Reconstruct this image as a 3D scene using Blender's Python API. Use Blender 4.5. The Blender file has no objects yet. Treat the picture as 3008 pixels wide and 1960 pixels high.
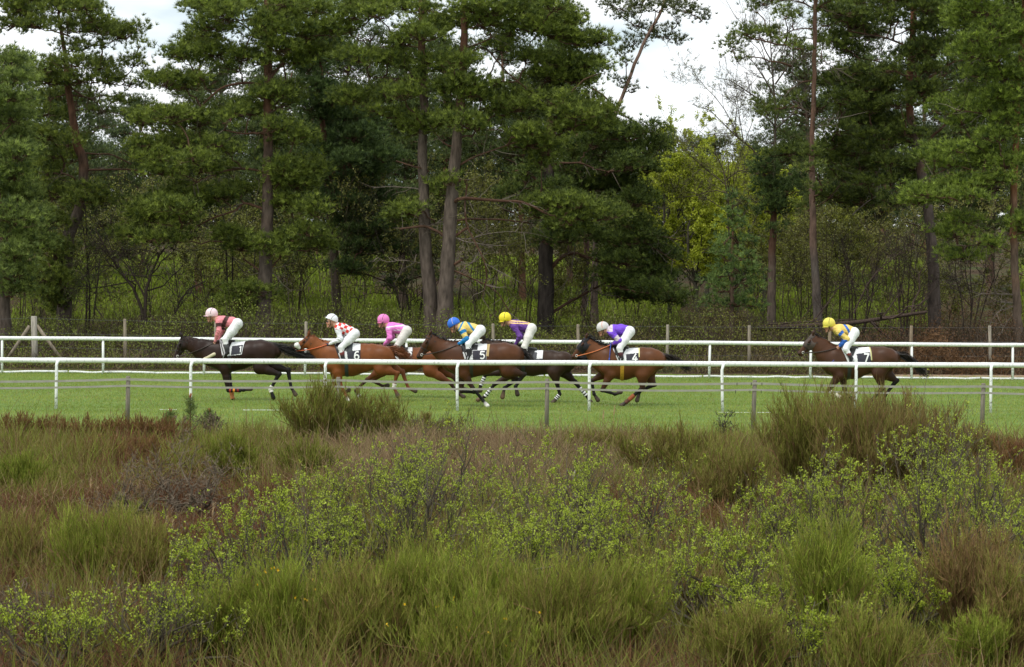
import bpy, math, numpy as np
from mathutils import Vector

sc = bpy.context.scene
col = sc.collection
R = math.radians

# ------------------------------------------------------------------ camera
FPX, W0, H0 = 7000.0, 3008.0, 1960.0      # focal length in photo pixels, photo size
CX, CY, CAMH = 1504.0, 797.0, 3.14        # horizon row, eye height in metres
ROLL = math.radians(0.40)
cam_d = bpy.data.cameras.new('camera')
cam = bpy.data.objects.new('camera', cam_d)
col.objects.link(cam)
cam_d.sensor_width = 36.0
cam_d.lens = FPX / W0 * 36.0
cam_d.shift_y = -(H0 / 2 - CY) / W0
cam_d.clip_start = 0.5
cam_d.clip_end = 3000
cam.location = (0, 0, CAMH)
cam.rotation_mode = 'QUATERNION'
from mathutils import Matrix
cam.rotation_quaternion = (Matrix.Rotation(R(90), 3, 'X') @ Matrix.Rotation(ROLL, 3, 'Z')).to_quaternion()
cam_d.dof.use_dof = True
cam_d.dof.focus_distance = 57.0
cam_d.dof.aperture_fstop = 11
sc.camera = cam

# ------------------------------------------------------------------ overcast sky and a soft veiled sun
SUN_EL, SUN_AZ = R(58), R(-140)           # sun high, behind the camera's left shoulder
world = bpy.data.worlds.new('World')
sc.world = world
world.use_nodes = True
nt = world.node_tree
nt.nodes.clear()
N = nt.nodes.new
out = N('ShaderNodeOutputWorld'); bg = N('ShaderNodeBackground')
sky = N('ShaderNodeTexSky'); sky.sky_type = 'NISHITA'; sky.sun_disc = False
sky.sun_elevation = SUN_EL; sky.sun_rotation = SUN_AZ
tc = N('ShaderNodeTexCoord'); mp = N('ShaderNodeMapping')
mp.inputs['Scale'].default_value = (3.0, 3.0, 9.0)
mp.inputs['Location'].default_value = (0.35, 0.1, 0.4)
nz = N('ShaderNodeTexNoise'); nz.inputs['Scale'].default_value = 2.6
nz.inputs['Detail'].default_value = 5
rp = N('ShaderNodeValToRGB')              # thin blue-grey veil between brighter cloud
e = rp.color_ramp.elements
e[0].position = 0.36; e[0].color = (4.7, 5.6, 6.0, 1)
e[1].position = 0.56; e[1].color = (9.0, 9.1, 9.2, 1)
mx = N('ShaderNodeMixRGB'); mx.inputs['Fac'].default_value = 0.9
bg.inputs['Strength'].default_value = 0.1
lk = nt.links.new
lk(tc.outputs['Generated'], mp.inputs['Vector']); lk(mp.outputs['Vector'], nz.inputs['Vector'])
lk(nz.outputs['Fac'], rp.inputs['Fac']); lk(rp.outputs['Color'], mx.inputs['Color2'])
lk(sky.outputs['Color'], mx.inputs['Color1']); lk(mx.outputs['Color'], bg.inputs['Color'])
lk(bg.outputs['Background'], out.inputs['Surface'])

sun_d = bpy.data.lights.new('sun', 'SUN')
sun_d.energy = 1.5; sun_d.angle = R(24); sun_d.color = (1.0, 0.96, 0.90)
sun = bpy.data.objects.new('sun', sun_d); col.objects.link(sun)
sdir = Vector((math.sin(SUN_AZ) * math.cos(SUN_EL), math.cos(SUN_AZ) * math.cos(SUN_EL), math.sin(SUN_EL)))
sun.rotation_mode = 'QUATERNION'
sun.rotation_quaternion = sdir.to_track_quat('Z', 'Y')

sc.view_settings.view_transform = 'Standard'
sc.view_settings.look = 'None'
sc.view_settings.exposure = 0.62
sc.view_settings.gamma = 1.0
sc.cycles.max_bounces = 5
sc.cycles.diffuse_bounces = 3
sc.cycles.glossy_bounces = 2
sc.cycles.transmission_bounces = 2
sc.cycles.use_denoising = True
sc.cycles.caustics_reflective = False

# ------------------------------------------------------------------ measuring: photo pixel + distance -> metres
CR, SR = math.cos(ROLL), math.sin(ROLL)
def px2w(px, py, d):
    dx, dy = np.asarray(px, float) - CX, np.asarray(py, float) - CY
    u, v = dx * CR + dy * SR, -dx * SR + dy * CR
    return np.stack([u / FPX * d, np.zeros_like(u) + d, CAMH - v / FPX * d], -1)
def ground_at(px, py):                    # where the flat ground shows at this pixel
    dx, dy = px - CX, py - CY
    v = -dx * SR + dy * CR
    d = FPX * CAMH / v
    p = px2w(px, py, d); p[2] = 0.0
    return p

rng = np.random.default_rng(11)

# ------------------------------------------------------------------ mesh helpers
class Geo:
    def __init__(s):
        s.V = []; s.F = []; s.C = []; s.n = 0
    def add(s, V, F, C=None):
        V = np.asarray(V, np.float32).reshape(-1, 3); F = np.asarray(F, np.int64)
        s.V.append(V); s.F.append(F + s.n); s.n += len(V)
        if C is None: C = (1, 1, 1)
        C = np.asarray(C, np.float32)
        if C.ndim == 1: C = np.broadcast_to(C, (len(V), 3))
        s.C.append(C)
    def empty(s): return s.n == 0

def make_mesh(name, geo, smooth=False, off=(0, 0, 0)):
    V = np.concatenate(geo.V).astype(np.float32) - np.asarray(off, np.float32)
    C = np.concatenate(geo.C).astype(np.float32)
    me = bpy.data.meshes.new(name)
    me.vertices.add(len(V)); me.vertices.foreach_set('co', V.ravel())
    loops = np.concatenate([f.ravel() for f in geo.F]).astype(np.int32)
    tot = np.concatenate([np.full(len(f), f.shape[1]) for f in geo.F]).astype(np.int32)
    start = np.concatenate([[0], np.cumsum(tot)[:-1]]).astype(np.int32)
    me.loops.add(len(loops)); me.loops.foreach_set('vertex_index', loops)
    me.polygons.add(len(tot)); me.polygons.foreach_set('loop_start', start); me.polygons.foreach_set('loop_total', tot)
    me.polygons.foreach_set('use_smooth', np.full(len(tot), smooth))
    a = me.color_attributes.new('col', 'FLOAT_COLOR', 'POINT')
    a.data.foreach_set('color', np.concatenate([C, np.ones((len(C), 1), np.float32)], 1).ravel())
    me.update(calc_edges=True)
    me.validate()
    return me

def obj(name, geo, mat, parent=None, smooth=False, loc=None):
    """one mesh object; geometry is given in world metres"""
    off = (0, 0, 0)
    p = parent
    while p is not None:
        off = tuple(a + b for a, b in zip(off, p.location)); p = p.parent
    if loc is not None: off = loc
    me = make_mesh(name, geo, smooth, off)
    me.materials.append(mat)
    o = bpy.data.objects.new(name, me); col.objects.link(o)
    if parent is not None: o.parent = parent
    elif loc is not None: o.location = loc
    return o
def tag(o, label=None, cat=None, group=None, kind=None):
    if label: o['label'] = label
    if cat: o['category'] = cat
    if group: o['group'] = group
    if kind: o['kind'] = kind
    return o
def thing(name, label, cat, loc, group=None):
    o = bpy.data.objects.new(name, None); col.objects.link(o)
    o.empty_display_size = 0.2
    o.location = tuple(float(x) for x in loc)
    return tag(o, label, cat, group)
def copy_tree(o, parent=None):
    c = o.copy(); col.objects.link(c)
    if parent is not None: c.parent = parent
    for ch in list(o.children): copy_tree(ch, c)
    return c

def norm(a):
    return a / np.maximum(np.linalg.norm(a, axis=-1, keepdims=True), 1e-9)
def rvec(n, r=None):
    return norm((r or rng).normal(size=(n, 3)))

def tubes(P, Rr, sides=6, cap=True):
    """P (N,K,3) polylines, Rr (N,K) radii -> V, F"""
    P = np.asarray(P, float); Rr = np.asarray(Rr, float)
    if P.ndim == 2: P = P[None]; Rr = Rr[None]
    n, k, _ = P.shape
    T = norm(np.gradient(P, axis=1))
    ref = np.where(np.abs(T[:, :1, 2:3]) > 0.8, np.array([1., 0, 0]), np.array([0, 0, 1.]))
    S = norm(np.cross(T, np.broadcast_to(ref, T.shape))); U = np.cross(T, S)
    a = np.arange(sides) / sides * 2 * np.pi
    V = P[:, :, None] + Rr[:, :, None, None] * (S[:, :, None] * np.cos(a)[None, None, :, None] + U[:, :, None] * np.sin(a)[None, None, :, None])
    idx = np.arange(n * k * sides).reshape(n, k, sides)
    A = idx[:, :-1]; B = idx[:, 1:]
    F = np.stack([A, np.roll(A, -1, 2), np.roll(B, -1, 2), B], -1).reshape(-1, 4)
    return V.reshape(-1, 3), F, idx
def add_tubes(geo, P, Rr, sides=6, C=None, cap=False):
    V, F, idx = tubes(P, Rr, sides)
    if C is not None:
        C = np.asarray(C, float)
        if C.ndim == 2 and len(C) == idx.shape[0]: C = np.repeat(C, idx.shape[1] * sides, 0)
    geo.add(V, F, C)
    if cap:
        base = geo.n - len(V)
        for i in range(idx.shape[0]):
            geo.F.append((idx[i, 0] + base)[None, ::-1]); geo.F.append((idx[i, -1] + base)[None])
def add_ribbons(geo, P, Wd, C, up=None, r=None):
    """flat tapering ribbons, P (N,K,3), Wd (N,K) full widths, colour per ribbon (N,3) or per point (N,K,3)"""
    n, k, _ = P.shape
    T = norm(np.gradient(P, axis=1))
    ref = rvec(n, r)[:, None] if up is None else up
    S = norm(np.cross(T, np.broadcast_to(ref, T.shape)))
    L = P - S * Wd[..., None] / 2; Q = P + S * Wd[..., None] / 2
    V = np.stack([L, Q], 2).reshape(-1, 3)
    idx = np.arange(n * k * 2).reshape(n, k, 2)
    F = np.stack([idx[:, :-1, 0], idx[:, :-1, 1], idx[:, 1:, 1], idx[:, 1:, 0]], -1).reshape(-1, 4)
    C = np.asarray(C, float)
    if C.ndim == 2: C = np.repeat(C, k * 2, 0)
    elif C.ndim == 3: C = np.repeat(C, 2, 1).reshape(-1, 3)
    geo.add(V, F, C)
def add_blades(geo, base, dirs, L, w, C, r=None):
    """single triangles"""
    n = len(base)
    S = norm(np.cross(dirs, rvec(n, r)))
    L = np.broadcast_to(L, (n,))[:, None]; w = np.broadcast_to(w, (n,))[:, None]
    V = np.stack([base - S * w / 2, base + S * w / 2, base + dirs * L], 1).reshape(-1, 3)
    geo.add(V, np.arange(3 * n).reshape(n, 3), np.repeat(C, 3, 0))
def add_leaves(geo, base, dirs, L, w, C, r=None):
    """small diamond leaves (quads)"""
    n = len(base)
    S = norm(np.cross(dirs, rvec(n, r)))
    L = np.broadcast_to(L, (n,))[:, None]; w = np.broadcast_to(w, (n,))[:, None]
    V = np.stack([base, base + dirs * L * .5 - S * w / 2, base + dirs * L, base + dirs * L * .5 + S * w / 2], 1).reshape(-1, 3)
    geo.add(V, np.arange(4 * n).reshape(n, 4), np.repeat(C, 4, 0))
def box(geo, c, s, C=None, bev=0.0):
    x, y, z = [v / 2 for v in s]
    V = np.array([(i * x, j * y, k * z) for i in (-1, 1) for j in (-1, 1) for k in (-1, 1)]) + np.asarray(c)
    F = np.array([(0, 1, 3, 2), (4, 6, 7, 5), (0, 4, 5, 1), (2, 3, 7, 6), (0, 2, 6, 4), (1, 5, 7, 3)])
    geo.add(V, F, C)
def lerp(a, b, t): return a + (b - a) * t
def mixc(a, b, t):
    a, b = np.asarray(a, float), np.asarray(b, float)
    return a + (b - a) * np.asarray(t)[..., None]

# ------------------------------------------------------------------ materials
def mat_new(name):
    m = bpy.data.materials.new(name); m.use_nodes = True
    return m, m.node_tree, m.node_tree.nodes['Principled BSDF']
def mat_attr(name, rough=0.6, spec=0.3, var=0.25, scale=20.0, bump=0.0, transl=0.0, sheen=0.0, stretch=None):
    """surface whose own colour is stored per vertex, broken up by noise"""
    m, nt, b = mat_new(name)
    N, L = nt.nodes.new, nt.links.new
    at = N('ShaderNodeAttribute'); at.attribute_name = 'col'
    tc = N('ShaderNodeTexCoord'); mp = N('ShaderNodeMapping')
    if stretch: mp.inputs['Scale'].default_value = stretch
    nz = N('ShaderNodeTexNoise'); nz.inputs['Scale'].default_value = scale; nz.inputs['Detail'].default_value = 4
    L(tc.outputs['Object'], mp.inputs['Vector']); L(mp.outputs['Vector'], nz.inputs['Vector'])
    mr = N('ShaderNodeMapRange'); mr.inputs[1].default_value = 0.25; mr.inputs[2].default_value = 0.75
    mr.inputs[3].default_value = 1 - var; mr.inputs[4].default_value = 1 + var
    L(nz.outputs['Fac'], mr.inputs[0])
    mu = N('ShaderNodeVectorMath'); mu.operation = 'SCALE'
    L(at.outputs['Color'], mu.inputs[0]); L(mr.outputs[0], mu.inputs['Scale'])
    L(mu.outputs[0], b.inputs['Base Color'])
    b.inputs['Roughness'].default_value = rough
    b.inputs['Specular IOR Level'].default_value = spec
    if sheen: b.inputs['Sheen Weight'].default_value = sheen
    if bump:
        bp = N('ShaderNodeBump'); bp.inputs['Strength'].default_value = bump; bp.inputs['Distance'].default_value = 0.02
        L(nz.outputs['Fac'], bp.inputs['Height']); L(bp.outputs['Normal'], b.inputs['Normal'])
    if transl:
        tr = N('ShaderNodeBsdfTranslucent'); ms = N('ShaderNodeMixShader'); ms.inputs[0].default_value = transl
        L(mu.outputs[0], tr.inputs['Color'])
        L(b.outputs[0], ms.inputs[1]); L(tr.outputs[0], ms.inputs[2])
        L(ms.outputs[0], nt.nodes['Material Output'].inputs['Surface'])
    return m
M = {}
M['needles'] = mat_attr('pine_needles', .55, .25, .12, 3.0, transl=.2)
M['leaf'] = mat_attr('leaves', .5, .3, .12, 5.0, transl=.3)
M['twig'] = mat_attr('twigs', .75, .15, .2, 9.0)
M['broom'] = mat_attr('broom_stems', .6, .2, .15, 4.0, transl=.28)
M['bark'] = mat_attr('pine_bark', .9, .1, .55, 9.0, bump=.9, stretch=(1, 1, .28))
M['wood'] = mat_attr('weathered_wood', .85, .15, .4, 26.0, bump=.4, stretch=(1, 1, .12))
M['coat'] = mat_attr('horse_coat', .45, .2, .16, 7.0)
M['hair'] = mat_attr('horse_hair', .5, .35, .15, 12.0)
M['cloth'] = mat_attr('racing_silk', .62, .3, .07, 14.0, bump=.3)
M['skin'] = mat_attr('skin', .55, .35, .08, 25.0)
M['leather'] = mat_attr('leather', .4, .45, .2, 30.0)
M['shell'] = mat_attr('helmet_cover', .55, .4, .05, 20.0, bump=.12)
M['metal'] = mat_attr('bit_metal', .3, .6, .1, 20.0)
M['tape'] = mat_attr('fence_tape', .6, .2, .15, 6.0, transl=.25)
M['grass'] = mat_attr('grass_blades', .55, .25, .12, 1.5, transl=.3)
M['heath'] = mat_attr('heath_plants', .75, .15, .15, 3.0, transl=.28)
# ------------------------------------------------------------------ ground
def smooth(a, b, x):
    t = np.clip((x - a) / (b - a), 0, 1); return t * t * (3 - 2 * t)
def vnoise(x, y, s, seed=0):
    """cheap smooth value noise for laying out terrain and plant zones"""
    r = np.random.default_rng(seed).random((64, 64))
    x = np.asarray(x, float) / s; y = np.asarray(y, float) / s
    i, j = np.floor(x).astype(int), np.floor(y).astype(int)
    u, v = x - i, y - j; u = u * u * (3 - 2 * u); v = v * v * (3 - 2 * v)
    g = lambda a, b: r[a % 64, b % 64]
    return lerp(lerp(g(i, j), g(i + 1, j), u), lerp(g(i, j + 1), g(i + 1, j + 1), u), v)
def ground_z(x, y):
    """flat heath and track, low bank behind the wire fence, slope rising into the wood"""
    z = 0.35 * smooth(73.5, 79, y) + 3.4 * smooth(88, 135, y) + 5.0 * smooth(140, 300, y)
    z = z + 0.30 * (vnoise(x, y, 5, 3) - .5) * smooth(74, 80, y)
    z = z + 0.14 * (vnoise(x, y, 1.7, 5) - .5) * (1 - smooth(45, 47.5, y))
    return z

def mat_ground():
    m, nt, b = mat_new('heath_soil')
    N, L = nt.nodes.new, nt.links.new
    tc = N('ShaderNodeTexCoord')
    n1 = N('ShaderNodeTexNoise'); n1.inputs['Scale'].default_value = .45; n1.inputs['Detail'].default_value = 8
    n2 = N('ShaderNodeTexNoise'); n2.inputs['Scale'].default_value = 14; n2.inputs['Detail'].default_value = 6
    r1 = N('ShaderNodeValToRGB')
    e = r1.color_ramp.elements
    e[0].position = .35; e[0].color = (.050, .030, .018, 1)
    e[1].position = .62; e[1].color = (.060, .070, .025, 1)
    x = e.new(.5); x.color = (.085, .060, .034, 1)
    mx = N('ShaderNodeMixRGB'); mx.blend_type = 'MULTIPLY'; mx.inputs[0].default_value = .7
    r2 = N('ShaderNodeValToRGB'); r2.color_ramp.elements[0].position = .3; r2.color_ramp.elements[0].color = (.4, .4, .4, 1)
    r2.color_ramp.elements[1].position = .7; r2.color_ramp.elements[1].color = (1.3, 1.3, 1.3, 1)
    L(tc.outputs['Object'], n1.inputs['Vector']); L(tc.outputs['Object'], n2.inputs['Vector'])
    L(n1.outputs['Fac'], r1.inputs[0]); L(n2.outputs['Fac'], r2.inputs[0])
    L(r1.outputs[0], mx.inputs[1]); L(r2.outputs[0], mx.inputs[2]); L(mx.outputs[0], b.inputs['Base Color'])
    b.inputs['Roughness'].default_value = .95; b.inputs['Specular IOR Level'].default_value = .1
    bp = N('ShaderNodeBump'); bp.inputs['Distance'].default_value = .05
    L(n2.outputs['Fac'], bp.inputs['Height']); L(bp.outputs['Normal'], b.inputs['Normal'])
    return m
def mat_turf():
    m, nt, b = mat_new('turf')
    N, L = nt.nodes.new, nt.links.new
    tc = N('ShaderNodeTexCoord')
    n1 = N('ShaderNodeTexNoise'); n1.inputs['Scale'].default_value = .5; n1.inputs['Detail'].default_value = 6
    mp = N('ShaderNodeMapping'); mp.inputs['Scale'].default_value = (.5, 1.6, 1)
    n2 = N('ShaderNodeTexNoise'); n2.inputs['Scale'].default_value = 9; n2.inputs['Detail'].default_value = 7
    r1 = N('ShaderNodeValToRGB'); e = r1.color_ramp.elements
    e[0].position = .34; e[0].color = (.135, .195, .030, 1)
    e[1].position = .66; e[1].color = (.175, .235, .060, 1)
    x = e.new(.5); x.color = (.128, .205, .040, 1)
    r2 = N('ShaderNodeValToRGB'); r2.color_ramp.elements[0].position = .3; r2.color_ramp.elements[0].color = (.55, .58, .5, 1)
    r2.color_ramp.elements[1].position = .68; r2.color_ramp.elements[1].color = (1.2, 1.18, 1.15, 1)
    mx = N('ShaderNodeMixRGB'); mx.blend_type = 'MULTIPLY'; mx.inputs[0].default_value = .85
    L(tc.outputs['Object'], mp.inputs['Vector']); L(mp.outputs[0], n1.inputs['Vector']); L(tc.outputs['Object'], n2.inputs['Vector'])
    L(n1.outputs['Fac'], r1.inputs[0]); L(n2.outputs['Fac'], r2.inputs[0])
    L(r1.outputs[0], mx.inputs[1]); L(r2.outputs[0], mx.inputs[2]); L(mx.outputs[0], b.inputs['Base Color'])
    b.inputs['Roughness'].default_value = .8; b.inputs['Specular IOR Level'].default_value = .15
    bp = N('ShaderNodeBump'); bp.inputs['Distance'].default_value = .06; bp.inputs['Strength'].default_value = .8
    L(n2.outputs['Fac'], bp.inputs['Height']); L(bp.outputs['Normal'], b.inputs['Normal'])
    return m
def mat_sand():
    m, nt, b = mat_new('sandy_path')
    N, L = nt.nodes.new, nt.links.new
    tc = N('ShaderNodeTexCoord'); n = N('ShaderNodeTexNoise'); n.inputs['Scale'].default_value = 4; n.inputs['Detail'].default_value = 8
    r = N('ShaderNodeValToRGB'); r.color_ramp.elements[0].position = .3; r.color_ramp.elements[0].color = (.19, .12, .07, 1)
    r.color_ramp.elements[1].position = .7; r.color_ramp.elements[1].color = (.36, .26, .17, 1)
    L(tc.outputs['Object'], n.inputs['Vector']); L(n.outputs['Fac'], r.inputs[0]); L(r.outputs[0], b.inputs['Base Color'])
    b.inputs['Roughness'].default_value = .95
    return m

def sheet(name, xs, ys, zf, mat, kind='structure'):
    X, Y = np.meshgrid(xs, ys)
    V = np.stack([X, Y, zf(X, Y)], -1).reshape(-1, 3)
    i = np.arange(len(xs) * len(ys)).reshape(len(ys), len(xs))
    F = np.stack([i[:-1, :-1], i[:-1, 1:], i[1:, 1:], i[1:, :-1]], -1).reshape(-1, 4)
    g = Geo(); g.add(V, F)
    o = obj(name, g, mat, None, True); o['kind'] = kind
    return o
gx = np.concatenate([np.linspace(-900, -60, 16), np.linspace(-55, 55, 120), np.linspace(60, 900, 16)])
gy = np.concatenate([np.linspace(-200, 8, 14), np.linspace(10, 140, 150), np.linspace(145, 300, 20), np.linspace(330, 1800, 14)])
sheet('ground', gx, gy, ground_z, mat_ground())
# turf track between the rails with its verges
tx = np.linspace(-60, 60, 241); tv = np.linspace(0, 1, 40)
TX, TV = np.meshgrid(tx, tv)
edge0 = 42.6 - .9 * smooth(2, 8, tx) + 1.1 * (vnoise(tx, tx * 0, 2.3, 8) - .5) + 1.0 * (vnoise(tx, tx * 0, 7, 9) - .5)
edge1 = 73.0 + .7 * (vnoise(tx, tx * 0, 1.6, 18) - .5)
TY = edge0[None] + (edge1 - edge0)[None] * TV
g = Geo(); i = np.arange(TX.size).reshape(TX.shape)
g.add(np.stack([TX, TY, np.maximum(ground_z(TX, TY), 0) + .006], -1).reshape(-1, 3),
      np.stack([i[:-1, :-1], i[:-1, 1:], i[1:, 1:], i[1:, :-1]], -1).reshape(-1, 4))
obj('turf_track', g, mat_turf(), None, True)['kind'] = 'structure'
# sandy strip beyond the far rail at the right
sx = np.linspace(9.2, 30, 60); sv = np.linspace(0, 1, 8)
SX, SV = np.meshgrid(sx, sv)
s0 = 71.6 + .3 * (vnoise(sx, sx * 0, 1.2, 21) - .5); s1 = s0 + .2 + 2.2 * smooth(9, 12, sx)
SY = s0[None] + (s1 - s0)[None] * SV
g = Geo(); i = np.arange(SX.size).reshape(SX.shape)
g.add(np.stack([SX, SY, ground_z(SX, SY) + .014], -1).reshape(-1, 3), np.stack([i[:-1, :-1], i[:-1, 1:], i[1:, 1:], i[1:, :-1]], -1).reshape(-1, 4))
obj('sandy_path', g, mat_sand(), None, True)['kind'] = 'structure'

# short grass standing on the turf
n = 300000
x = rng.uniform(-26, 26, n); y = 42.4 + 30.2 * rng.random(n) ** 1.1
keep = np.abs(x) < 0.27 * y + 6; x, y = x[keep], y[keep]; n = len(x)
patch = .6 * vnoise(x, y * 2, 3.0, 31) + .4 * vnoise(x * .35, y * 2.6, 1.6, 33)       # mown and worn streaks run along the track
hgt = rng.uniform(.03, .07, n) * (1 + 1.1 * (1 - smooth(44.5, 50, y)) + .5 * smooth(70, 72, y))
pale = (patch * .6 + rng.random(n) * .5) * (1 + .5 * (1 - smooth(45, 50, y)))
C = mixc((.165, .245, .028), (.35, .395, .090), np.clip((pale - .5) * 1.7 + .55, 0, 1))
dry = rng.random(n) < .05 + .22 * np.exp(-((y - 57) / 3.) ** 2) * smooth(.55, .8, vnoise(x * 1.6, y * 3, 1.3, 35)); C[dry] = (.30, .25, .12)
d = norm(np.stack([rng.normal(0, .35, n), rng.normal(0, .35, n), np.ones(n)], -1))
g = Geo(); add_blades(g, np.stack([x, y, np.zeros(n)], -1), d, hgt, .016, C)
tag(obj('turf_grass', g, M['grass']), 'short bright green grass covering the racetrack', 'grass', kind='stuff')
# ------------------------------------------------------------------ running rails
def mat_plastic():
    m, nt, b = mat_new('white_rail_plastic')
    N, L = nt.nodes.new, nt.links.new
    tc = N('ShaderNodeTexCoord'); n = N('ShaderNodeTexNoise'); n.inputs['Scale'].default_value = 7; n.inputs['Detail'].default_value = 8
    mp = N('ShaderNodeMapping'); mp.inputs['Scale'].default_value = (3, 3, .8)
    r = N('ShaderNodeValToRGB'); r.color_ramp.elements[0].position = .33; r.color_ramp.elements[0].color = (.58, .60, .55, 1)
    r.color_ramp.elements[1].position = .48; r.color_ramp.elements[1].color = (.84, .85, .83, 1)
    L(tc.outputs['Object'], mp.inputs['Vector']); L(mp.outputs[0], n.inputs['Vector']); L(n.outputs['Fac'], r.inputs[0])
    L(r.outputs[0], b.inputs['Base Color']); b.inputs['Roughness'].default_value = .35
    return m
def mat_post():
    """white post with scuffs and mud towards its own foot"""
    m, nt, b = mat_new('scuffed_white_post')
    N, L = nt.nodes.new, nt.links.new
    tc = N('ShaderNodeTexCoord'); n = N('ShaderNodeTexNoise'); n.inputs['Scale'].default_value = 16; n.inputs['Detail'].default_value = 6
    se = N('ShaderNodeSeparateXYZ'); mr = N('ShaderNodeMapRange')
    mr.inputs[1].default_value = .55; mr.inputs[2].default_value = 0; mr.inputs[3].default_value = .0; mr.inputs[4].default_value = .20
    ad = N('ShaderNodeMath'); ad.operation = 'ADD'
    r = N('ShaderNodeValToRGB'); r.color_ramp.elements[0].position = .64; r.color_ramp.elements[0].color = (.82, .83, .81, 1)
    r.color_ramp.elements[1].position = .78; r.color_ramp.elements[1].color = (.20, .19, .15, 1)
    L(tc.outputs['Object'], n.inputs['Vector']); L(tc.outputs['Object'], se.inputs[0]); L(se.outputs['Z'], mr.inputs[0])
    L(n.outputs['Fac'], ad.inputs[0]); L(mr.outputs[0], ad.inputs[1]); L(ad.outputs[0], r.inputs[0])
    L(r.outputs[0], b.inputs['Base Color']); b.inputs['Roughness'].default_value = .4
    return m
MRAIL, MPOST = mat_plastic(), mat_post()

def rail(label, y, xs, top, r_tube, r_post, bent, group, SK=0.0):
    root = thing('running_rail', label, 'rail', (xs[0], y, 0))
    # one long plastic tube with a slightly thicker sleeve at every post
    pts, rad = [], []
    X0, X1 = xs[0] - 3.2, xs[-1] + 3.2
    st = [X0]
    for x in xs: st += [x - .34, x - .33, x + .13, x + .14]
    st.append(X1)
    for k, x in enumerate(st):
        sleeve = (k % 4 in (2, 3)) and 0 < k < len(st) - 1
        pts.append((x, y + SK * x, top - r_tube + .006 * math.sin(x * 1.3))); rad.append(r_tube * (1.05 if sleeve else 1))
    g = Geo(); add_tubes(g, pts, rad, 16, None, True)
    obj('rail_tube', g, MRAIL, root, True)
    y0 = y
    for k, x in enumerate(xs):
        y = y0 + SK * x; g = Geo(); j = rng.normal(0, .006)
        if bent:                                # swan-neck: the post stands outside and curves in under the rail
            a = np.linspace(0, math.pi / 2, 9)
            pl = [(x - .06 + j, y - .13, -.1), (x - .06, y - .13, .4), (x - .06 - j, y - .13, top - r_tube - .13)]
            pl += [(x - .06 + .06 * (1 - math.cos(t)), y - .13 + .13 * (1 - math.cos(t)), top - r_tube - .13 + .13 * math.sin(t)) for t in a[1:]]
        else:
            pl = [(x + j, y, -.1), (x, y, .5), (x - j, y, top - r_tube)]
        add_tubes(g, pl, [r_post] * len(pl), 12, None, True)
        o = obj('rail_post', g, MPOST, None, True, loc=(x, y, 0))
        o.parent = root; o.location = (x - xs[0], SK * x, 0)
    return root
NEAR_D, FAR_D = 53.6, 70.7
near_x = [px2w(p, 1200, NEAR_D)[0] for p in (186, 575, 965, 1351, 1738, 2130, 2525, 2926)]
dn = near_x[1] - near_x[0]
near_x = [near_x[0] - 2 * dn, near_x[0] - dn] + near_x + [near_x[-1] + dn, near_x[-1] + 2 * dn]
far_x = [px2w(6 + 296.9 * k, 1050, FAR_D)[0] for k in range(-3, 14)]
rail('white plastic running rail on bent posts, in front of the horses', NEAR_D, near_x, 1.140, .057, .034, True, None, .04)
rail('white plastic running rail on straight posts, behind the horses', FAR_D, far_x, 1.11, .058, .037, False, None)

# low white edging lying at the foot of each rail
def edging(label, y, x0, x1, hz, gaps):
    root = thing('edging_strip', label, 'edging', (x0, y, 0))
    x = x0
    r = np.random.default_rng(int(y * 10))
    while x < x1:
        L = r.uniform(1.2, 3.0) if gaps < .2 else r.uniform(.3, 1.3)
        if r.random() > gaps:
            g = Geo(); k = 8; xs = np.linspace(x, min(x + L, x1), k)
            ys = y + (.04 * xs if gaps > .2 else 0) + .05 * (vnoise(xs, xs * 0, .8, 4) - .5); zs = hz * (.35 + .5 * vnoise(xs, xs * 0, .5, 6))
            add_tubes(g, np.stack([xs, ys, zs], -1), np.full(k, hz * .55), 6, None, True)
            obj('strip', g, MRAIL, root, True)
        x += L + r.uniform(.0, .08) + (r.uniform(.3, 1.5) if gaps > .2 else 0)
edging('low white edging strip along the foot of the far rail', FAR_D + .35, -24, 24, .07, .0)
edging('broken white edging strip in the grass under the near rail', NEAR_D - .35, -16, 16, .014, .84)

# ------------------------------------------------------------------ grey two-tape fence between heath and track
WOODG, WOODB = (.20, .175, .14), (.235, .185, .125)
TAPE_D = 47.6
root = thing('tape_fence', 'grey wooden posts with two pale tapes, between the heath and the track', 'fence', (0, TAPE_D, 0))
tape_px = [-250, 376, 995, 1607, 2215, 2887, 3500]
tops = [1110, 1105, 1108, 1113, 1117, 1126, 1130]
tp = []
for p, t in zip(tape_px, tops):
    w = px2w(p, t, TAPE_D); g = Geo()
    lean = rng.normal(0, .012)
    pl = np.array([(w[0] - lean, TAPE_D, -.1), (w[0], TAPE_D, .5), (w[0] + lean, TAPE_D, w[2] - .012), (w[0] + lean, TAPE_D, w[2])])
    add_tubes(g, pl, [.046, .045, .043, .036], 10, WOODG, True)
    obj('post', g, M['wood'], root, True); tp.append((w[0] + lean, w[2]))
for off, wd in ((.062, .045), (.19, .04)):
    g = Geo(); P = []
    for (x0, z0), (x1, z1) in zip(tp[:-1], tp[1:]):
        t = np.linspace(0, 1, 11)[:-1] if (x1, z1) != tp[-1] else np.linspace(0, 1, 11)
        for s in t:
            P.append((lerp(x0, x1, s), TAPE_D - .052 - .01 * math.sin(s * 9), lerp(z0, z1, s) - off - .03 * math.sin(math.pi * s)))
    P = np.array(P)[None]
    add_ribbons(g, P, np.full(P.shape[:2], wd), np.array([(.37, .35, .30)]), up=np.array([0, 1., 0]))
    obj('tape', g, M['tape'], root)
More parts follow.
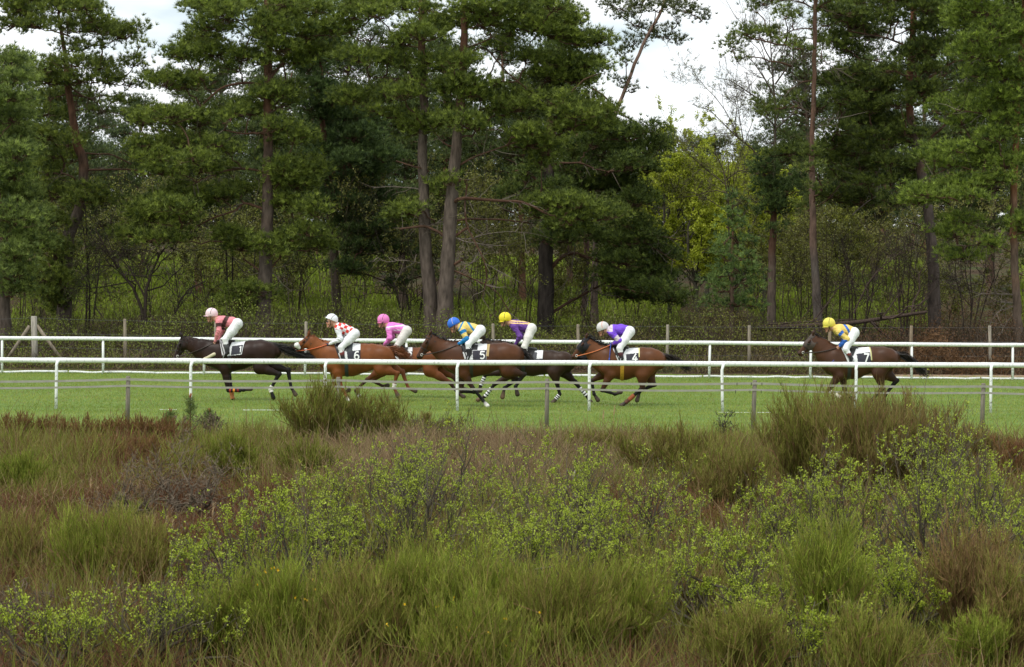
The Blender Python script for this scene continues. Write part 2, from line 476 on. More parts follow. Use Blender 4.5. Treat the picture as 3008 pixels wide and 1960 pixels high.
for p, dz in ((2164, .062), (2206, .062), (2237, .062), (2293, .062), (2160, .19), (2202, .19), (2235, .19), (2292, .19)):
    w = px2w(p, 1128 if dz < .1 else 1151, TAPE_D)
    g = Geo(); box(g, (w[0], TAPE_D - .068, w[2]), (.012, .008, .06), (.04, .04, .035))
    obj('tape_clip', g, M['wood'], root)

# ------------------------------------------------------------------ wooden post-and-wire fence at the edge of the wood
WIRE_D = 75.0
root = thing('wire_fence', 'tall wooden posts with thin wires, along the edge of the wood', 'fence', (0, WIRE_D, 0))
wp = [(-164, 936), (102, 929), (368, 937), (634, 942), (900, 945), (1169, 948), (1449, 951), (1699, 953), (1961, 954), (2201, 956), (2437, 957), (2676, 957), (2909, 957), (3160, 959)]
ws = []
for k, (p, t) in enumerate(wp):
    w = px2w(p, t, WIRE_D); gz = float(ground_z(w[0], WIRE_D)); lean = rng.normal(0, .015)
    r = .10 if k == 1 else .052
    g = Geo()
    pl = [(w[0] - lean, WIRE_D, gz - .2), (w[0], WIRE_D, .8), (w[0] + lean, WIRE_D, w[2] - .02), (w[0] + lean, WIRE_D, w[2])]
    add_tubes(g, pl, [r * 1.05, r, r * .95, r * .8], 10, mixc(WOODB, (.30, .265, .21), rng.random()) if k != 1 else (.34, .31, .26), True)
    obj('strainer_post' if k == 1 else 'post', g, M['wood'], root, True)
    ws.append((w[0], w[2]))
    if k == 1:
        for a, b in (((64, 958), (4, 1098)), ((116, 956), (200, 1095))):
            A, B = px2w(*a, WIRE_D + .02), px2w(*b, WIRE_D + .15); B[2] = gz - .1
            g = Geo(); A[0] = lerp(A[0], w[0], .6)
            add_tubes(g, [A, (A + B) / 2, B], [.055, .055, .055], 8, (.24, .20, .15), True)
            obj('brace', g, M['wood'], root, True)
for dz in (.05, .50, .95):
    P = []
    for (x0, z0), (x1, z1) in zip(ws[:-1], ws[1:]):
        for s in np.linspace(0, 1, 6)[:-1]:
            P.append((lerp(x0, x1, s), WIRE_D - .07, lerp(z0, z1, s) - dz - .015 * math.sin(math.pi * s)))
    g = Geo(); P = np.array(P); add_tubes(g, P, np.full(len(P), .003), 4, (.10, .11, .11))
    obj('wire', g, M['metal'], root)
# ------------------------------------------------------------------ smooth implicit bodies -> one continuous mesh
class Blob:
    """rounded cones and ellipsoids blended into one skin; each piece keeps its own colour"""
    def __init__(s): s.p = []
    def cone(s, a, b, r0, r1, k=.03, sy=1.0, c=(1, 1, 1), cut=False, id=''):
        s.p.append((np.asarray(a, float), np.asarray(b, float), r0, r1, k, sy, np.asarray(c, float), cut, id))
    def ball(s, a, r, k=.03, sy=1.0, c=(1, 1, 1), cut=False, id=''):
        s.cone(a, np.asarray(a, float) + (1e-5, 0, 0), r, r, k, sy, c, cut, id)
    def chain(s, pts, rs, k=.03, sy=1.0, c=(1, 1, 1), id=''):
        for i in range(len(pts) - 1):
            s.cone(pts[i], pts[i + 1], rs[i], rs[i + 1], k, sy if np.isscalar(sy) else (sy[i] + sy[i + 1]) / 2, c, False, id)
    @staticmethod
    def dist(p, P):
        a, b, r0, r1, k, sy = p[:6]
        S = np.array([1, 1 / sy, 1]); pa = (P - a) * S; ba = (b - a) * S
        t = np.clip((pa @ ba) / max(ba @ ba, 1e-12), 0, 1)
        d = np.sqrt(((pa - t[..., None] * ba) ** 2).sum(-1)) - (r0 + (r1 - r0) * t)
        return d * min(1, sy ** .5 if sy < 1 else 1)
    def sdf(s, P):
        P = np.asarray(P, float); d = np.full(P.shape[:-1], 9.0)
        for p in s.p:
            e = Blob.dist(p, P); k = p[4]
            if p[7]:
                h = np.clip(k - np.abs(d + e), 0, None) / k; d = np.maximum(d, -e) + h * h * k / 4
            else:
                h = np.clip(k - np.abs(d - e), 0, None) / k; d = np.minimum(d, e) - h * h * k / 4
        return d
    def mesh(s, h, clip=None, inflate=0.0):
        lo = np.min([np.minimum(p[0], p[1]) - max(p[2], p[3]) * np.array([1, max(p[5], 1), 1]) for p in s.p if not p[7]], 0) - .03 - inflate
        hi = np.max([np.maximum(p[0], p[1]) + max(p[2], p[3]) * np.array([1, max(p[5], 1), 1]) for p in s.p if not p[7]], 0) + .03 + inflate
        ax = [np.arange(lo[i], hi[i] + h, h) for i in range(3)]
        D = np.full([len(a) for a in ax], 9.0, np.float32)
        for p in s.p:
            m = max(p[2], p[3]) * np.array([1, max(p[5], 1), 1]) + p[4] * 1.1 + 3 * h + inflate
            b0 = np.minimum(p[0], p[1]) - m; b1 = np.maximum(p[0], p[1]) + m
            sl = tuple(slice(max(0, int((b0[i] - lo[i]) / h)), int((b1[i] - lo[i]) / h) + 2) for i in range(3))
            G = np.stack(np.meshgrid(ax[0][sl[0]], ax[1][sl[1]], ax[2][sl[2]], indexing='ij'), -1)
            if G.size == 0: continue
            e = Blob.dist(p, G).astype(np.float32); d = D[sl]; k = p[4]
            if p[7]:
                q = np.clip(k - np.abs(d + e), 0, None) / k; D[sl] = np.maximum(d, -e) + q * q * k / 4
            else:
                q = np.clip(k - np.abs(d - e), 0, None) / k; D[sl] = np.minimum(d, e) - q * q * k / 4
        D -= inflate
        if clip is not None:
            G = np.stack(np.meshgrid(*ax, indexing='ij'), -1)
            D = np.maximum(D, clip(G))
        V, F = surface_nets(D, lo, h)
        return V, F
    def near(s, V):
        """distance of every piece to the points V, for colouring"""
        return np.stack([Blob.dist(p, V) for p in s.p if not p[7]], -1)
    def colours(s, V, soft=.012):
        D = s.near(V); C = np.stack([p[6] for p in s.p if not p[7]])
        w = np.exp(-np.clip((D - D.min(-1, keepdims=True)) / soft, 0, 40))
        return (w @ C) / w.sum(-1, keepdims=True)
    def ids(s, V):
        names = [p[8] for p in s.p if not p[7]]
        return np.array(names)[s.near(V).argmin(-1)]

def surface_nets(D, lo, h):
    ins = D < 0
    nx, ny, nz = D.shape
    c = [(i, j, k) for i in (0, 1) for j in (0, 1) for k in (0, 1)]
    corner = lambda i, j, k: (slice(i, nx - 1 + i), slice(j, ny - 1 + j), slice(k, nz - 1 + k))
    cnt = sum(ins[corner(*q)].astype(np.int8) for q in c)
    act = (cnt > 0) & (cnt < 8)
    I = np.argwhere(act)
    vid = np.full(act.shape, -1, np.int64); vid[act] = np.arange(len(I))
    acc = np.zeros((len(I), 3)); num = np.zeros(len(I))
    val = {q: D[I[:, 0] + q[0], I[:, 1] + q[1], I[:, 2] + q[2]] for q in c}
    for a in range(len(c)):
        for b in range(a + 1, len(c)):
            if sum(abs(c[a][t] - c[b][t]) for t in range(3)) != 1: continue
            da, db = val[c[a]], val[c[b]]
            x = (da < 0) != (db < 0)
            t = np.where(x, da / np.where(x, da - db, 1), 0)
            p = np.array(c[a]) + t[:, None] * (np.array(c[b]) - np.array(c[a]))
            acc[x] += p[x]; num[x] += 1
    V = lo + h * (I + acc / np.maximum(num, 1)[:, None])
    Fs = []
    for ax in range(3):
        sl0 = [slice(1, -1)] * 3; sl0[ax] = slice(0, -1)
        sl1 = [slice(1, -1)] * 3; sl1[ax] = slice(1, None)
        A, B = ins[tuple(sl0)], ins[tuple(sl1)]
        E = np.argwhere(A != B)
        if not len(E): continue
        fl = A[A != B]
        E = E + np.array([0 if i == ax else 1 for i in range(3)])
        u, v = [(1, 2), (2, 0), (0, 1)][ax]
        def at(du, dv):
            q = E.copy(); q[:, u] -= du; q[:, v] -= dv
            q = np.minimum(q, np.array(vid.shape) - 1); return vid[q[:, 0], q[:, 1], q[:, 2]]
        Q = np.stack([at(1, 1), at(0, 1), at(0, 0), at(1, 0)], -1)
        Q = np.where(fl[:, None], Q, Q[:, ::-1])
        Fs.append(Q[(Q >= 0).all(-1)])
    F = np.concatenate(Fs)
    for _ in range(2):                       # light relaxation removes voxel stepping
        s = np.zeros_like(V); n = np.zeros(len(V))
        for a, b in ((0, 1), (1, 2), (2, 3), (3, 0)):
            np.add.at(s, F[:, a], V[F[:, b]]); np.add.at(s, F[:, b], V[F[:, a]])
            np.add.at(n, F[:, a], 1); np.add.at(n, F[:, b], 1)
        V = V * .5 + .5 * s / np.maximum(n, 1)[:, None]
    return V, F
def blob_obj(name, blob, h, mat, parent, clip=None, paint=None, inflate=0.0, folds=0.0):
    V, F = blob.mesh(h, clip, inflate)
    col_ = blob.colours(V) if paint is None else paint(V)
    if folds:                                # wind-blown folds of thin cloth
        e = .004; nn = np.stack([blob.sdf(V + np.eye(3)[i] * e) - blob.sdf(V - np.eye(3)[i] * e) for i in range(3)], -1); nn = norm(nn)
        f = vnoise(V[:, 0] * 1.0 + V[:, 2] * 1.6 + V[:, 1], V[:, 0] * .5 - V[:, 2] * .3 + V[:, 1] * .6, .045, 3) + .5 * vnoise(V[:, 0] * 2 + V[:, 1], V[:, 2] * 2 - V[:, 1], .06, 4)
        V = V + nn * ((f - .75) * folds)[:, None]
    g = Geo(); g.add(V, F, col_)
    return obj(name, g, mat, parent, True)
def ray_surface(blob, P, d, far=.8, n=40):
    """first surface met from P (N,3) along d (N,3), walking inwards; nan where nothing is met"""
    t = np.zeros(len(P)); hit = np.zeros(len(P), bool)
    for _ in range(n):
        e = blob.sdf(P + d * t[:, None])
        hit |= e < .002
        t = np.where(hit, t, t + np.maximum(e * .8, .001))
    return np.where(hit & (t < far), t, np.nan)
# ------------------------------------------------------------------ racehorses
CS = 4.848                                     # crop units per photo pixel
BLACK, HOOF = (.010, .009, .008), (.075, .055, .04)

class Frame:
    """measurements read off an enlarged crop of the photo -> metres in the horse's own plane"""
    def __init__(s, o, d): s.o, s.d = o, d
    def w(s, c, y=0.0):
        p = px2w(s.o[0] + c[0] / CS, s.o[1] + c[1] / CS, s.d); p[1] += y; return p
    def crop(s, V):
        """metres -> crop units (for laying out markings on a garment)"""
        u = V[..., 0] / s.d * FPX; v = (CAMH - V[..., 2]) / s.d * FPX
        return (u * CR - v * SR + CX - s.o[0]) * CS, (u * SR + v * CR + CY - s.o[1]) * CS

def in_quad(x, y, q):
    ins = np.ones(np.shape(x), bool)
    for (x0, y0), (x1, y1) in zip(q, q[1:] + q[:1]):
        ins &= (x1 - x0) * (y - y0) - (y1 - y0) * (x - x0) >= 0
    return ins

def drape(torso, fr, zc, TL, TR, BR, BL, off, nc=34, nr=26):
    """cloth laid over the back: spine down to the lower edge on both flanks -> grid of points (cols, 2*rows-1, 3)"""
    s = np.linspace(0, 1, nc); th = np.linspace(0, R(125), 60)
    top = np.array([fr.w(lerp(np.array(TL), np.array(TR), a)) for a in s])
    bot = np.array([fr.w(lerp(np.array(BL), np.array(BR), a)) for a in s])
    xm = (top[:, 0] + bot[:, 0]) / 2
    dirs = np.stack([th * 0, -np.sin(th), np.cos(th)], -1)
    cen = np.stack([xm, np.full(nc, fr.d), np.full(nc, zc)], -1)
    P = cen[:, None] + dirs[None] * 1.0
    t = ray_surface(torso, P.reshape(-1, 3), np.broadcast_to(-dirs[None], P.shape).reshape(-1, 3), 1.2, 60).reshape(nc, 60)
    t = np.where(np.isnan(t), .7, t)
    S = cen[:, None] + dirs[None] * (1.0 - t + off)[..., None]
    out = np.zeros((nc, nr, 3))
    for i in range(nc):
        z = S[i, :, 2]; below = np.argmax(z < bot[i, 2]); below = below if below > 2 else 59
        seg = np.linalg.norm(np.diff(S[i, :below + 1], axis=0), axis=1); a = np.concatenate([[0], np.cumsum(seg)])
        q = np.linspace(0, a[-1], nr)
        for k in range(3): out[i, :, k] = np.interp(q, a, S[i, :below + 1, k])
        out[i, :, 0] = lerp(top[i, 0], bot[i, 0], np.linspace(0, 1, nr))
    far = out[:, :0:-1].copy(); far[..., 1] = 2 * fr.d - far[..., 1]
    return np.concatenate([far, out], 1)
def grid_geo(G, C=None):
    g = Geo(); i = np.arange(G.shape[0] * G.shape[1]).reshape(G.shape[:2])
    g.add(G.reshape(-1, 3), np.stack([i[:-1, :-1], i[:-1, 1:], i[1:, 1:], i[1:, :-1]], -1).reshape(-1, 4), C)
    return g

def arc(cx, cy, r, a0, a1, n=16):
    t = np.radians(np.linspace(a0, a1, n)); return [(cx + r * math.cos(x), cy + r * math.sin(x)) for x in t]
DIGIT = {'1': [[(-.16, .30), (.04, .44)], [(.05, .5), (.05, -.5)]],
 '2': [arc(0, .20, .25, 175, -35) + [(-.27, -.40)], [(-.30, -.42), (.31, -.42)]],
 '4': [[(.09, .5), (-.30, -.16)], [(-.34, -.17), (.35, -.17)], [(.12, .14), (.12, -.5)]],
 '5': [[(.27, .42), (-.22, .42)], [(-.20, .46), (-.24, .02)], arc(0, -.17, .27, 140, -145)],
 '6': [[(.24, .38), (.08, .46), (-.08, .40), (-.20, .22), (-.26, -.02), (-.26, -.2)], arc(0, -.2, .26, 185, -180, 28)],
 '7': [[(-.30, .42), (.32, .42)], [(.27, .44), (.10, .05), (-.06, -.5)]]}
def glyphs(text):
    """bold painted digit as overlapping strokes -> V (x, y, layer), F"""
    V, F, n = [], [], 0
    for k, st in enumerate(DIGIT[text]):
        P = np.array(st, float); s = np.concatenate([[0], np.cumsum(np.linalg.norm(np.diff(P, axis=0), axis=1))]); m = max(6, int(s[-1] / .06))
        t = np.linspace(0, s[-1], m); Q = np.stack([np.interp(t, s, P[:, i]) for i in (0, 1)], -1); T = norm(np.gradient(Q, axis=0)); Nn = np.stack([-T[:, 1], T[:, 0]], -1)
        rows = np.stack([Q + Nn * w for w in (-.085, -.03, .03, .085)], 1); i = n + np.arange(m * 4).reshape(m, 4)
        V.append(np.concatenate([rows.reshape(-1, 2), np.full((m * 4, 1), k)], 1)); F.append(np.stack([i[:-1, :-1], i[:-1, 1:], i[1:, 1:], i[1:, :-1]], -1).reshape(-1, 4)); n += m * 4
    return np.concatenate(V), np.concatenate(F)

def strands(geo, base, dirs, L, droop, wd, C, r, k=5):
    t = np.linspace(0, 1, k)[None, :, None]
    P = base[:, None] + dirs[:, None] * (L[:, None, None] * t) + np.array([0, 0, -1.])[None, None] * (droop[:, None, None] * t ** 2)
    w = wd * (1 - .75 * t[..., 0]) * np.ones((len(base), 1))
    add_ribbons(geo, P, w, C, r=r)

def horse(o, d, label, ribs, poll, muz, ear, legs, tail, coat, dark, opt):
    fr = Frame(o, d)
    wr = [((fr.w(r[:2]) + fr.w(r[2:4])) / 2, np.linalg.norm(fr.w(r[:2]) - fr.w(r[2:4])) / 2) for r in ribs]
    n = len(wr)
    base = wr[n // 2 + 1][0].copy(); base[2] = 0
    root = thing('racehorse', label, 'horse', base, 'racehorses galloping on the track')
    coat = np.array(coat) * .82; dark = np.array(dark)
    B = Blob(); T = Blob()
    sy = np.interp(np.linspace(0, 1, n), [0, .2, .38, .5, .65, .8, .92, 1], [.48, .50, .62, .74, .80, .78, .78, .62])
    for blob in (B, T):
        for i in range(n - 1):
            cc = mixc(coat, dark, opt.get('back', .35) * (1 if i < n - 1 else 0))
            blob.cone(wr[i][0], wr[i + 1][0], wr[i][1] * .985, wr[i + 1][1] * .985, .03, (sy[i] + sy[i + 1]) / 2, coat, id='torso')
    # darker topline, as bays have
    for i in range(2, n - 1):
        a = fr.w(ribs[i][:2]); b = fr.w(ribs[i + 1][:2])
        B.cone(a - (0, 0, .07), b - (0, 0, .07), .068, .068, .05, 1.2, lerp(coat, dark, opt.get('back', .5)), id='torso')
    D = np.array([0, d, 0])
    # head
    P, Mz = fr.w(poll), fr.w(muz); L = np.linalg.norm(Mz - P); a = (Mz - P) / L
    nn = np.array([-a[2], 0, a[0]]); nn = -nn if nn[2] > 0 else nn      # towards the jaw
    if nn @ (wr[1][0] - P) < 0: nn = -nn
    H = lambda s, t, y=0.: P + a * (s * L) + nn * (t * L) + np.array([0, y, 0])
    face = lerp(coat, dark, opt.get('face', .2)); mz = lerp(coat, dark, opt.get('muzzle', .6))
    HB = Blob()
    for blob in (B, HB):
        blob.cone(wr[0][0], H(.14, .12), wr[0][1] * .95, .155 * L, .04, .5, face, id='head')
        blob.cone(H(.10, .06), H(.46, .065), .115 * L, .125 * L, .03, .78, face, id='head')
        blob.cone(H(.46, .065), H(.90, .06), .118 * L, .085 * L, .03, .72, face, id='head')
        for s_ in (-1, 1): blob.ball(H(.33, .19, .035 * s_), .145 * L, .03, .55, face, id='head')
        blob.cone(H(.42, .24), H(.86, .145), .075 * L, .055 * L, .04, .7, face, id='head')
        blob.ball(H(.94, .075), .09 * L, .03, .75, mz, id='head')
        blob.ball(H(.93, .16), .05 * L, .03, .8, mz, id='head')
    for s_ in (-1, 1):
        B.ball(H(.955, .045, .052 * s_), .018, .006, 1, BLACK)
        B.cone(H(.28, .02, .078 * s_), H(.36, .03, .080 * s_), .024, .022, .015, 1, face)
        B.ball(H(.315, .045, .098 * s_), .017, .004, 1, BLACK)
        e = fr.w(ear); e[1] += .055 * s_; b0 = H(.02, -.02, .05 * s_)
        e = e + (e - b0) * .12; B.cone(b0, lerp(b0, e, .4), .028, .034, .02, .8, lerp(face, dark, .3)); B.cone(lerp(b0, e, .4), e, .032, .008, .01, .8, lerp(face, dark, .55))
    # legs
    sh, hp = wr[max(3, n // 2 - 2)], wr[n - 3]
    wraps = []
    for key, y in (('nf', -.15), ('ff', .15), ('nh', -.15), ('fh', .15)):
        q = legs[key]; fore = key[1] == 'f'
        A, K, F, Hf = [fr.w(c, y * s) for c, s in zip(q[:4], (1.05, .9, .8, .8))]
        lo = np.array(q[4]) if len(q) > 4 and q[4] is not None else dark
        hoofc = np.array(q[5]) if len(q) > 5 and q[5] is not None else np.array(HOOF)
        mid = lerp(coat, dark, opt.get('leg', .55))
        if fore:
            S0 = lerp(sh[0], A, .25); S0[1] = d + y * .75
            B.cone(S0, A, .17, .125, .07, .55, coat); B.cone(A, lerp(A, K, .45), .105, .075, .05, .75, coat); B.cone(lerp(A, K, .4), K, .078, .048, .03, .85, mid)
            B.ball(K, .053, .02, .9, lo)
            B.cone(K, F, .044, .033, .015, .9, lo)
        else:
            S0 = hp[0] * .5 + wr[n - 2][0] * .5; S0[1] = d + y * .8
            B.cone(S0, A, .22, .145, .09, .58, coat); B.cone(A, lerp(A, K, .5), .135, .09, .06, .62, coat); B.cone(lerp(A, K, .45), K, .094, .054, .04, .75, mid)
            hk = K - norm(lerp(A, F, .5) - K) * .03
            B.cone(hk, lerp(K, F, .3), .05, .042, .02, .8, lo)
            B.cone(K, F, .050, .036, .015, .85, lo)
        B.ball(F, .044, .02, .95, lo)
        m = lerp(F, Hf, .5)
        B.cone(F, m, .036, .038, .012, .95, lo)
        B.cone(m, lerp(F, Hf, .9), .044, .056, .006, .95, hoofc)
        wraps.append((key, K, F, m))
    if opt.get('dock'): pass
    t0 = fr.w(tail[0]); t1 = fr.w(tail[1])
    B.cone(t0, lerp(t0, t1, .5), .065, .045, .04, 1, dark)
    for s_ in (-1, 1):                            # soft muscle relief on shoulder and quarter
        q = sh[0]; y = s_ * sh[1]
        B.cone(q + (.03, y * .40, .10), q + (-.05, y * .50, -.20), .085, .085, .09, .6, coat)
        q = hp[0]; y = s_ * hp[1]
        B.cone(q + (.14, y * .42, .04), q + (.24, y * .48, -.10), .11, .10, .10, .55, coat); B.cone(q + (-.10, y * .50, -.04), q + (-.02, y * .52, -.26), .10, .07, .08, .5, coat)
    def coatpaint(V):
        C = B.colours(V); r = vnoise(V[:, 0] * 2 + V[:, 1], V[:, 2] * 2, .42, 7) - .5
        return C * (1 + .5 * r)[:, None]
    blob_obj('body', B, .0125, M['coat'], root, paint=coatpaint)
    # mane: short pulled hair lifted by the wind
    r = np.random.default_rng(int(o[0]))
    g = Geo(); nm = opt.get('mane_n', 420)
    crest = np.array([P + np.array([.03, 0, .03])] + [fr.w(q[:2]) for q in ribs[:4]] + [fr.w(ribs[4][:2])])
    u = r.random(nm) ** .9 * (len(crest) - 1.001); i = u.astype(int)
    base = lerp(crest[i], crest[i + 1], (u - i)[:, None]) + np.stack([r.normal(0, .01, nm), r.normal(0, .018, nm), np.full(nm, -.03)], -1)
    ml = opt.get('mane', .13)
    dirs = norm(np.stack([.55 + r.normal(0, .35, nm), r.normal(0, .35, nm), opt.get('mane_up', .7) + r.normal(0, .25, nm)], -1))
    strands(g, base, dirs, ml * r.uniform(.6, 1.3, nm), ml * r.uniform(.3, .9, nm), .016, mixc(dark, opt.get('mane_c', dark), r.random(nm)), r)
    obj('mane', g, M['hair'], root)
    # tail
    g = Geo(); tp = np.array([fr.w(q) for q in tail]); ns, k = opt.get('tail_n', 420), 12
    cum = np.concatenate([[0], np.cumsum(np.linalg.norm(np.diff(tp, axis=0), axis=1))]); tt = np.linspace(0, 1, k)
    line = np.stack([np.interp(tt * cum[-1], cum, tp[:, j]) for j in range(3)], -1)
    lng = r.uniform(.55, 1.05, ns); Tt = tt[None] * lng[:, None]
    Pp = np.stack([np.interp(Tt * cum[-1], cum, tp[:, j]) for j in range(3)], -1)
    wid = opt.get('tail_w', .13)
    sp = np.minimum(.035 + wid * np.minimum(Tt * 2.2, 1) , wid) * (1 - .45 * np.clip(Tt - .5, 0, 1))
    offs = r.normal(0, 1, (ns, 1, 3)) * .5
    wob = np.cumsum(r.normal(0, .012, (ns, k, 3)), 1)
    add_ribbons(g, Pp + offs * sp[..., None] * np.array([.5, .7, .72]) + wob * tt[None, :, None], (.017 * (1 - .7 * tt))[None] * np.ones((ns, 1)),
                mixc(opt.get('tail_c', dark), lerp(np.array(opt.get('tail_c', dark)), coat, .25), r.random(ns) * .6), r=r)
    obj('tail', g, M['hair'], root)
    # number cloth over the back
    zc = wr[n // 2 + 1][0][2] - .05
    nb = opt['cloth']
    G = drape(T, fr, zc, *nb['quad'], .016, nc=64, nr=52)
    fold = .006 * np.sin(G[..., 0] * 42 + G[..., 2] * 9)
    G[..., 1] += fold * np.sign(G[..., 1] - d)
    cx, cy = fr.crop(G); C = np.full(G.shape, .80)
    for q, c in nb['paint']: C[in_quad(cx, cy, q)] = c
    gg = grid_geo(G, C.reshape(-1, 3))
    cl = obj('number_cloth', gg, M['cloth'], root, True)
    if nb.get('text'):
        V, F = glyphs(nb['text']); ctr, hh, wx, sl = nb['at']
        for side in (-1, 1):
            cxs = ctr[0] + V[:, 0] * hh * wx * (1 if side < 0 else -1) + V[:, 1] * sl * hh * (1 if side < 0 else -1); cys = ctr[1] - V[:, 1] * hh
            W = np.array([fr.w(q) for q in zip(cxs, cys)])
            P0 = W.copy(); near = G.reshape(-1, 3); near = near[near[:, 1] < d - .02]
            q = ((P0[:, None, [0, 2]] - near[None][:, :, [0, 2]]) ** 2).sum(-1); k4 = np.argsort(q, 1)[:, :5]
            wq = 1 / (np.take_along_axis(q, k4, 1) + 1e-5)
            P0[:, 1] = (near[k4, 1] * wq).sum(1) / wq.sum(1) - .009 - V[:, 2] * .0012
            if side > 0: P0[:, 1] = 2 * d - P0[:, 1]
            g = Geo(); g.add(P0, F, (.82, .82, .80)); obj('number', g, M['cloth'], cl)
    # saddle flap and seat
    sd = opt['saddle']
    G = drape(T, fr, zc, *sd, .028, nc=18, nr=20)
    S = obj('saddle', grid_geo(G, (.012, .011, .011)), M['leather'], root, True)
    b = Blob(); q = [fr.w((lerp(sd[0][0], sd[1][0], t), lerp(sd[0][1], sd[1][1], t))) for t in (.1, .5, .95)]
    b.chain([q[0] + (0, 0, .015), q[1] + (0, 0, -.01), q[2] + (0, 0, .01)], [.04, .035, .045], .03, 2.2, (.013, .012, .012))
    blob_obj('saddle_seat', b, .014, M['leather'], S)
    for s_ in (-1, 1):
        f = fr.w(opt['foot']); f[1] = d + .30 * s_
        g = Geo(); th = np.linspace(0, 2 * math.pi, 15)
        add_tubes(g, np.stack([f[0] + .02 * np.sin(th), f[1] + .05 * np.cos(th), f[2] + .02 + .065 * np.sin(th)], -1), np.full(15, .008), 5, (.5, .5, .5))
        qq = lerp(f, fr.w(sd[0]), np.array([[.08], [.5], [.9]])); qq[:, 1] = d + s_ * np.array([.30, .31, .27])
        add_tubes(g, qq, np.full(3, .012), 5, (.02, .02, .02))
        obj('stirrup', g, M['metal'], S)
    # girth round the barrel
    gx, gc = opt['girth']; rows = []
    th = np.linspace(0, 2 * math.pi, 41); dirs = np.stack([th * 0, np.sin(th), np.cos(th)], -1)
    for dx in (-26, -9, 9, 26):
        cen = np.array([fr.w((gx + dx, 800))[0], d, zc - .1]); Pq = cen + dirs * 1.0
        t = ray_surface(T, Pq, -dirs, 1.2, 60); t = np.where(np.isnan(t), .65, t)
        rows.append(Pq - dirs * (t - (.014 if abs(dx) < 20 else .004))[:, None])
    obj('girth', grid_geo(np.array(rows), gc), M['leather'], root, True)
    # bridle
    g = Geo(); bc = opt.get('bridle', (.018, .012, .009))
    def loop(s, t, tilt=0.0, rad=.011, c=None):
        th = np.linspace(0, 2 * math.pi, 25); cen = H(s, t)
        e1 = norm(nn + a * tilt); dr = e1[None] * np.cos(th)[:, None] + np.array([0, 1., 0]) * np.sin(th)[:, None]
        Pq = cen + dr * .4; tt = ray_surface(HB, Pq, -dr, .5, 50); ok = ~np.isnan(tt); tt = np.where(ok, tt, .3)
        add_tubes(g, Pq - dr * (tt - .004)[:, None], np.full(25, rad), 5, c or bc)
    def strap(pts, rad=.009, c=None):
        pts = np.array(pts); tq = np.linspace(0, len(pts) - 1, 14); i = np.minimum(tq.astype(int), len(pts) - 2)
        st = lerp(pts[i], pts[i + 1], (tq - i)[:, None])
        for s_ in (-1, 1):
            Pq = np.array([H(*p) for p in st]); Pq[:, 1] = d + s_ * .5
            dr = np.broadcast_to(np.array([0, -s_ * 1., 0]), Pq.shape); tt = ray_surface(HB, Pq, dr, .6, 50); tt = np.where(np.isnan(tt), .42, tt)
            add_tubes(g, Pq + dr * (tt - .004)[:, None], np.full(14, rad), 5, c or bc)
    loop(.60, .09); loop(.17, .08, -.15); loop(.10, .16, .55)
    strap([(.82, .13), (.55, .14), (.20, .10), (.04, .05)])
    br = obj('bridle', g, M['leather'], root, True)
    for s_ in (-1, 1):
        g = Geo(); c = H(.82, .13, s_ * .062); th = np.linspace(0, 2 * math.pi, 15)
        add_tubes(g, c + .027 * (a[None] * np.cos(th)[:, None] + nn[None] * np.sin(th)[:, None]), np.full(15, .008), 5, (.62, .60, .55))
        obj('bit_ring', g, M['metal'], br, True)
    # reins from the bit to the hands
    g = Geo(); hd = fr.w(opt['hand'])
    for s_ in (-1, 1):
        A = H(.83, .14, s_ * .066); Bq = hd + (0, s_ * .13, 0)
        t = np.linspace(0, 1, 16)[:, None]; pl = lerp(A, Bq, t); pl[:, 2] -= .03 * np.sin(t[:, 0] * math.pi)
        Po = pl.copy(); Po[:, 1] = d + s_ * .8
        tt = ray_surface(T, Po, np.broadcast_to(np.array([0, -s_ * 1., 0]), Po.shape), .8, 50)
        yw = np.where(np.isnan(tt), 0, .8 - tt + .02); pl[:, 1] = d + s_ * np.maximum(np.abs(pl[:, 1] - d), yw)
        add_tubes(g, pl, np.full(16, .011), 5, opt.get('rein', (.03, .018, .012)))
    obj('reins', g, M['leather'], root, True)
    # extras seen on single horses
    for e in opt.get('extras', ()):
        if e[0] == 'hood':                     # blinker hood over poll and cheeks
            hb = Blob(); hb.p = list(HB.p); c0 = H(.22, .12); q1, q2 = H(.60, .1), H(-.06, .1)
            clip = lambda G: np.maximum(((G - q1) @ a), -((G - q2) @ a))
            blob_obj('blinker_hood', hb, .0125, M['cloth'], root, clip, lambda V: np.broadcast_to(np.array(e[1]), V.shape), .012)
            for s_ in (-1, 1):
                g = Geo(); c = H(.40, .05, .085 * s_); th = np.linspace(-.8, 2.2, 9)
                cup = np.array([[c + a * (.055 * math.cos(x)) * k + nn * (.05 * math.sin(x)) * k + np.array([0, s_ * (.035 - .03 * k), 0]) for x in th] for k in (1, .8, .4)])
                cup += np.array([0, s_ * .02, 0])
                g2 = grid_geo(cup, e[2]); obj('blinker_cup', g2, M['leather'], root, True)
        if e[0] == 'roll':                     # sheepskin roll
            b = Blob(); c = H(e[1], e[2]); b.cone(c - (0, .10, 0), c + (0, .10, 0), e[3], e[3], .02, 1, (.78, .77, .72))
            b.cone(c - (0, .10, 0), H(e[1], .12, -.085), e[3], e[3] * .7, .02, 1, (.78, .77, .72)); b.cone(c + (0, .10, 0), H(e[1], .12, .085), e[3], e[3] * .7, .02, 1, (.78, .77, .72))
            blob_obj('sheepskin_noseband', b, .012, M['cloth'], root)
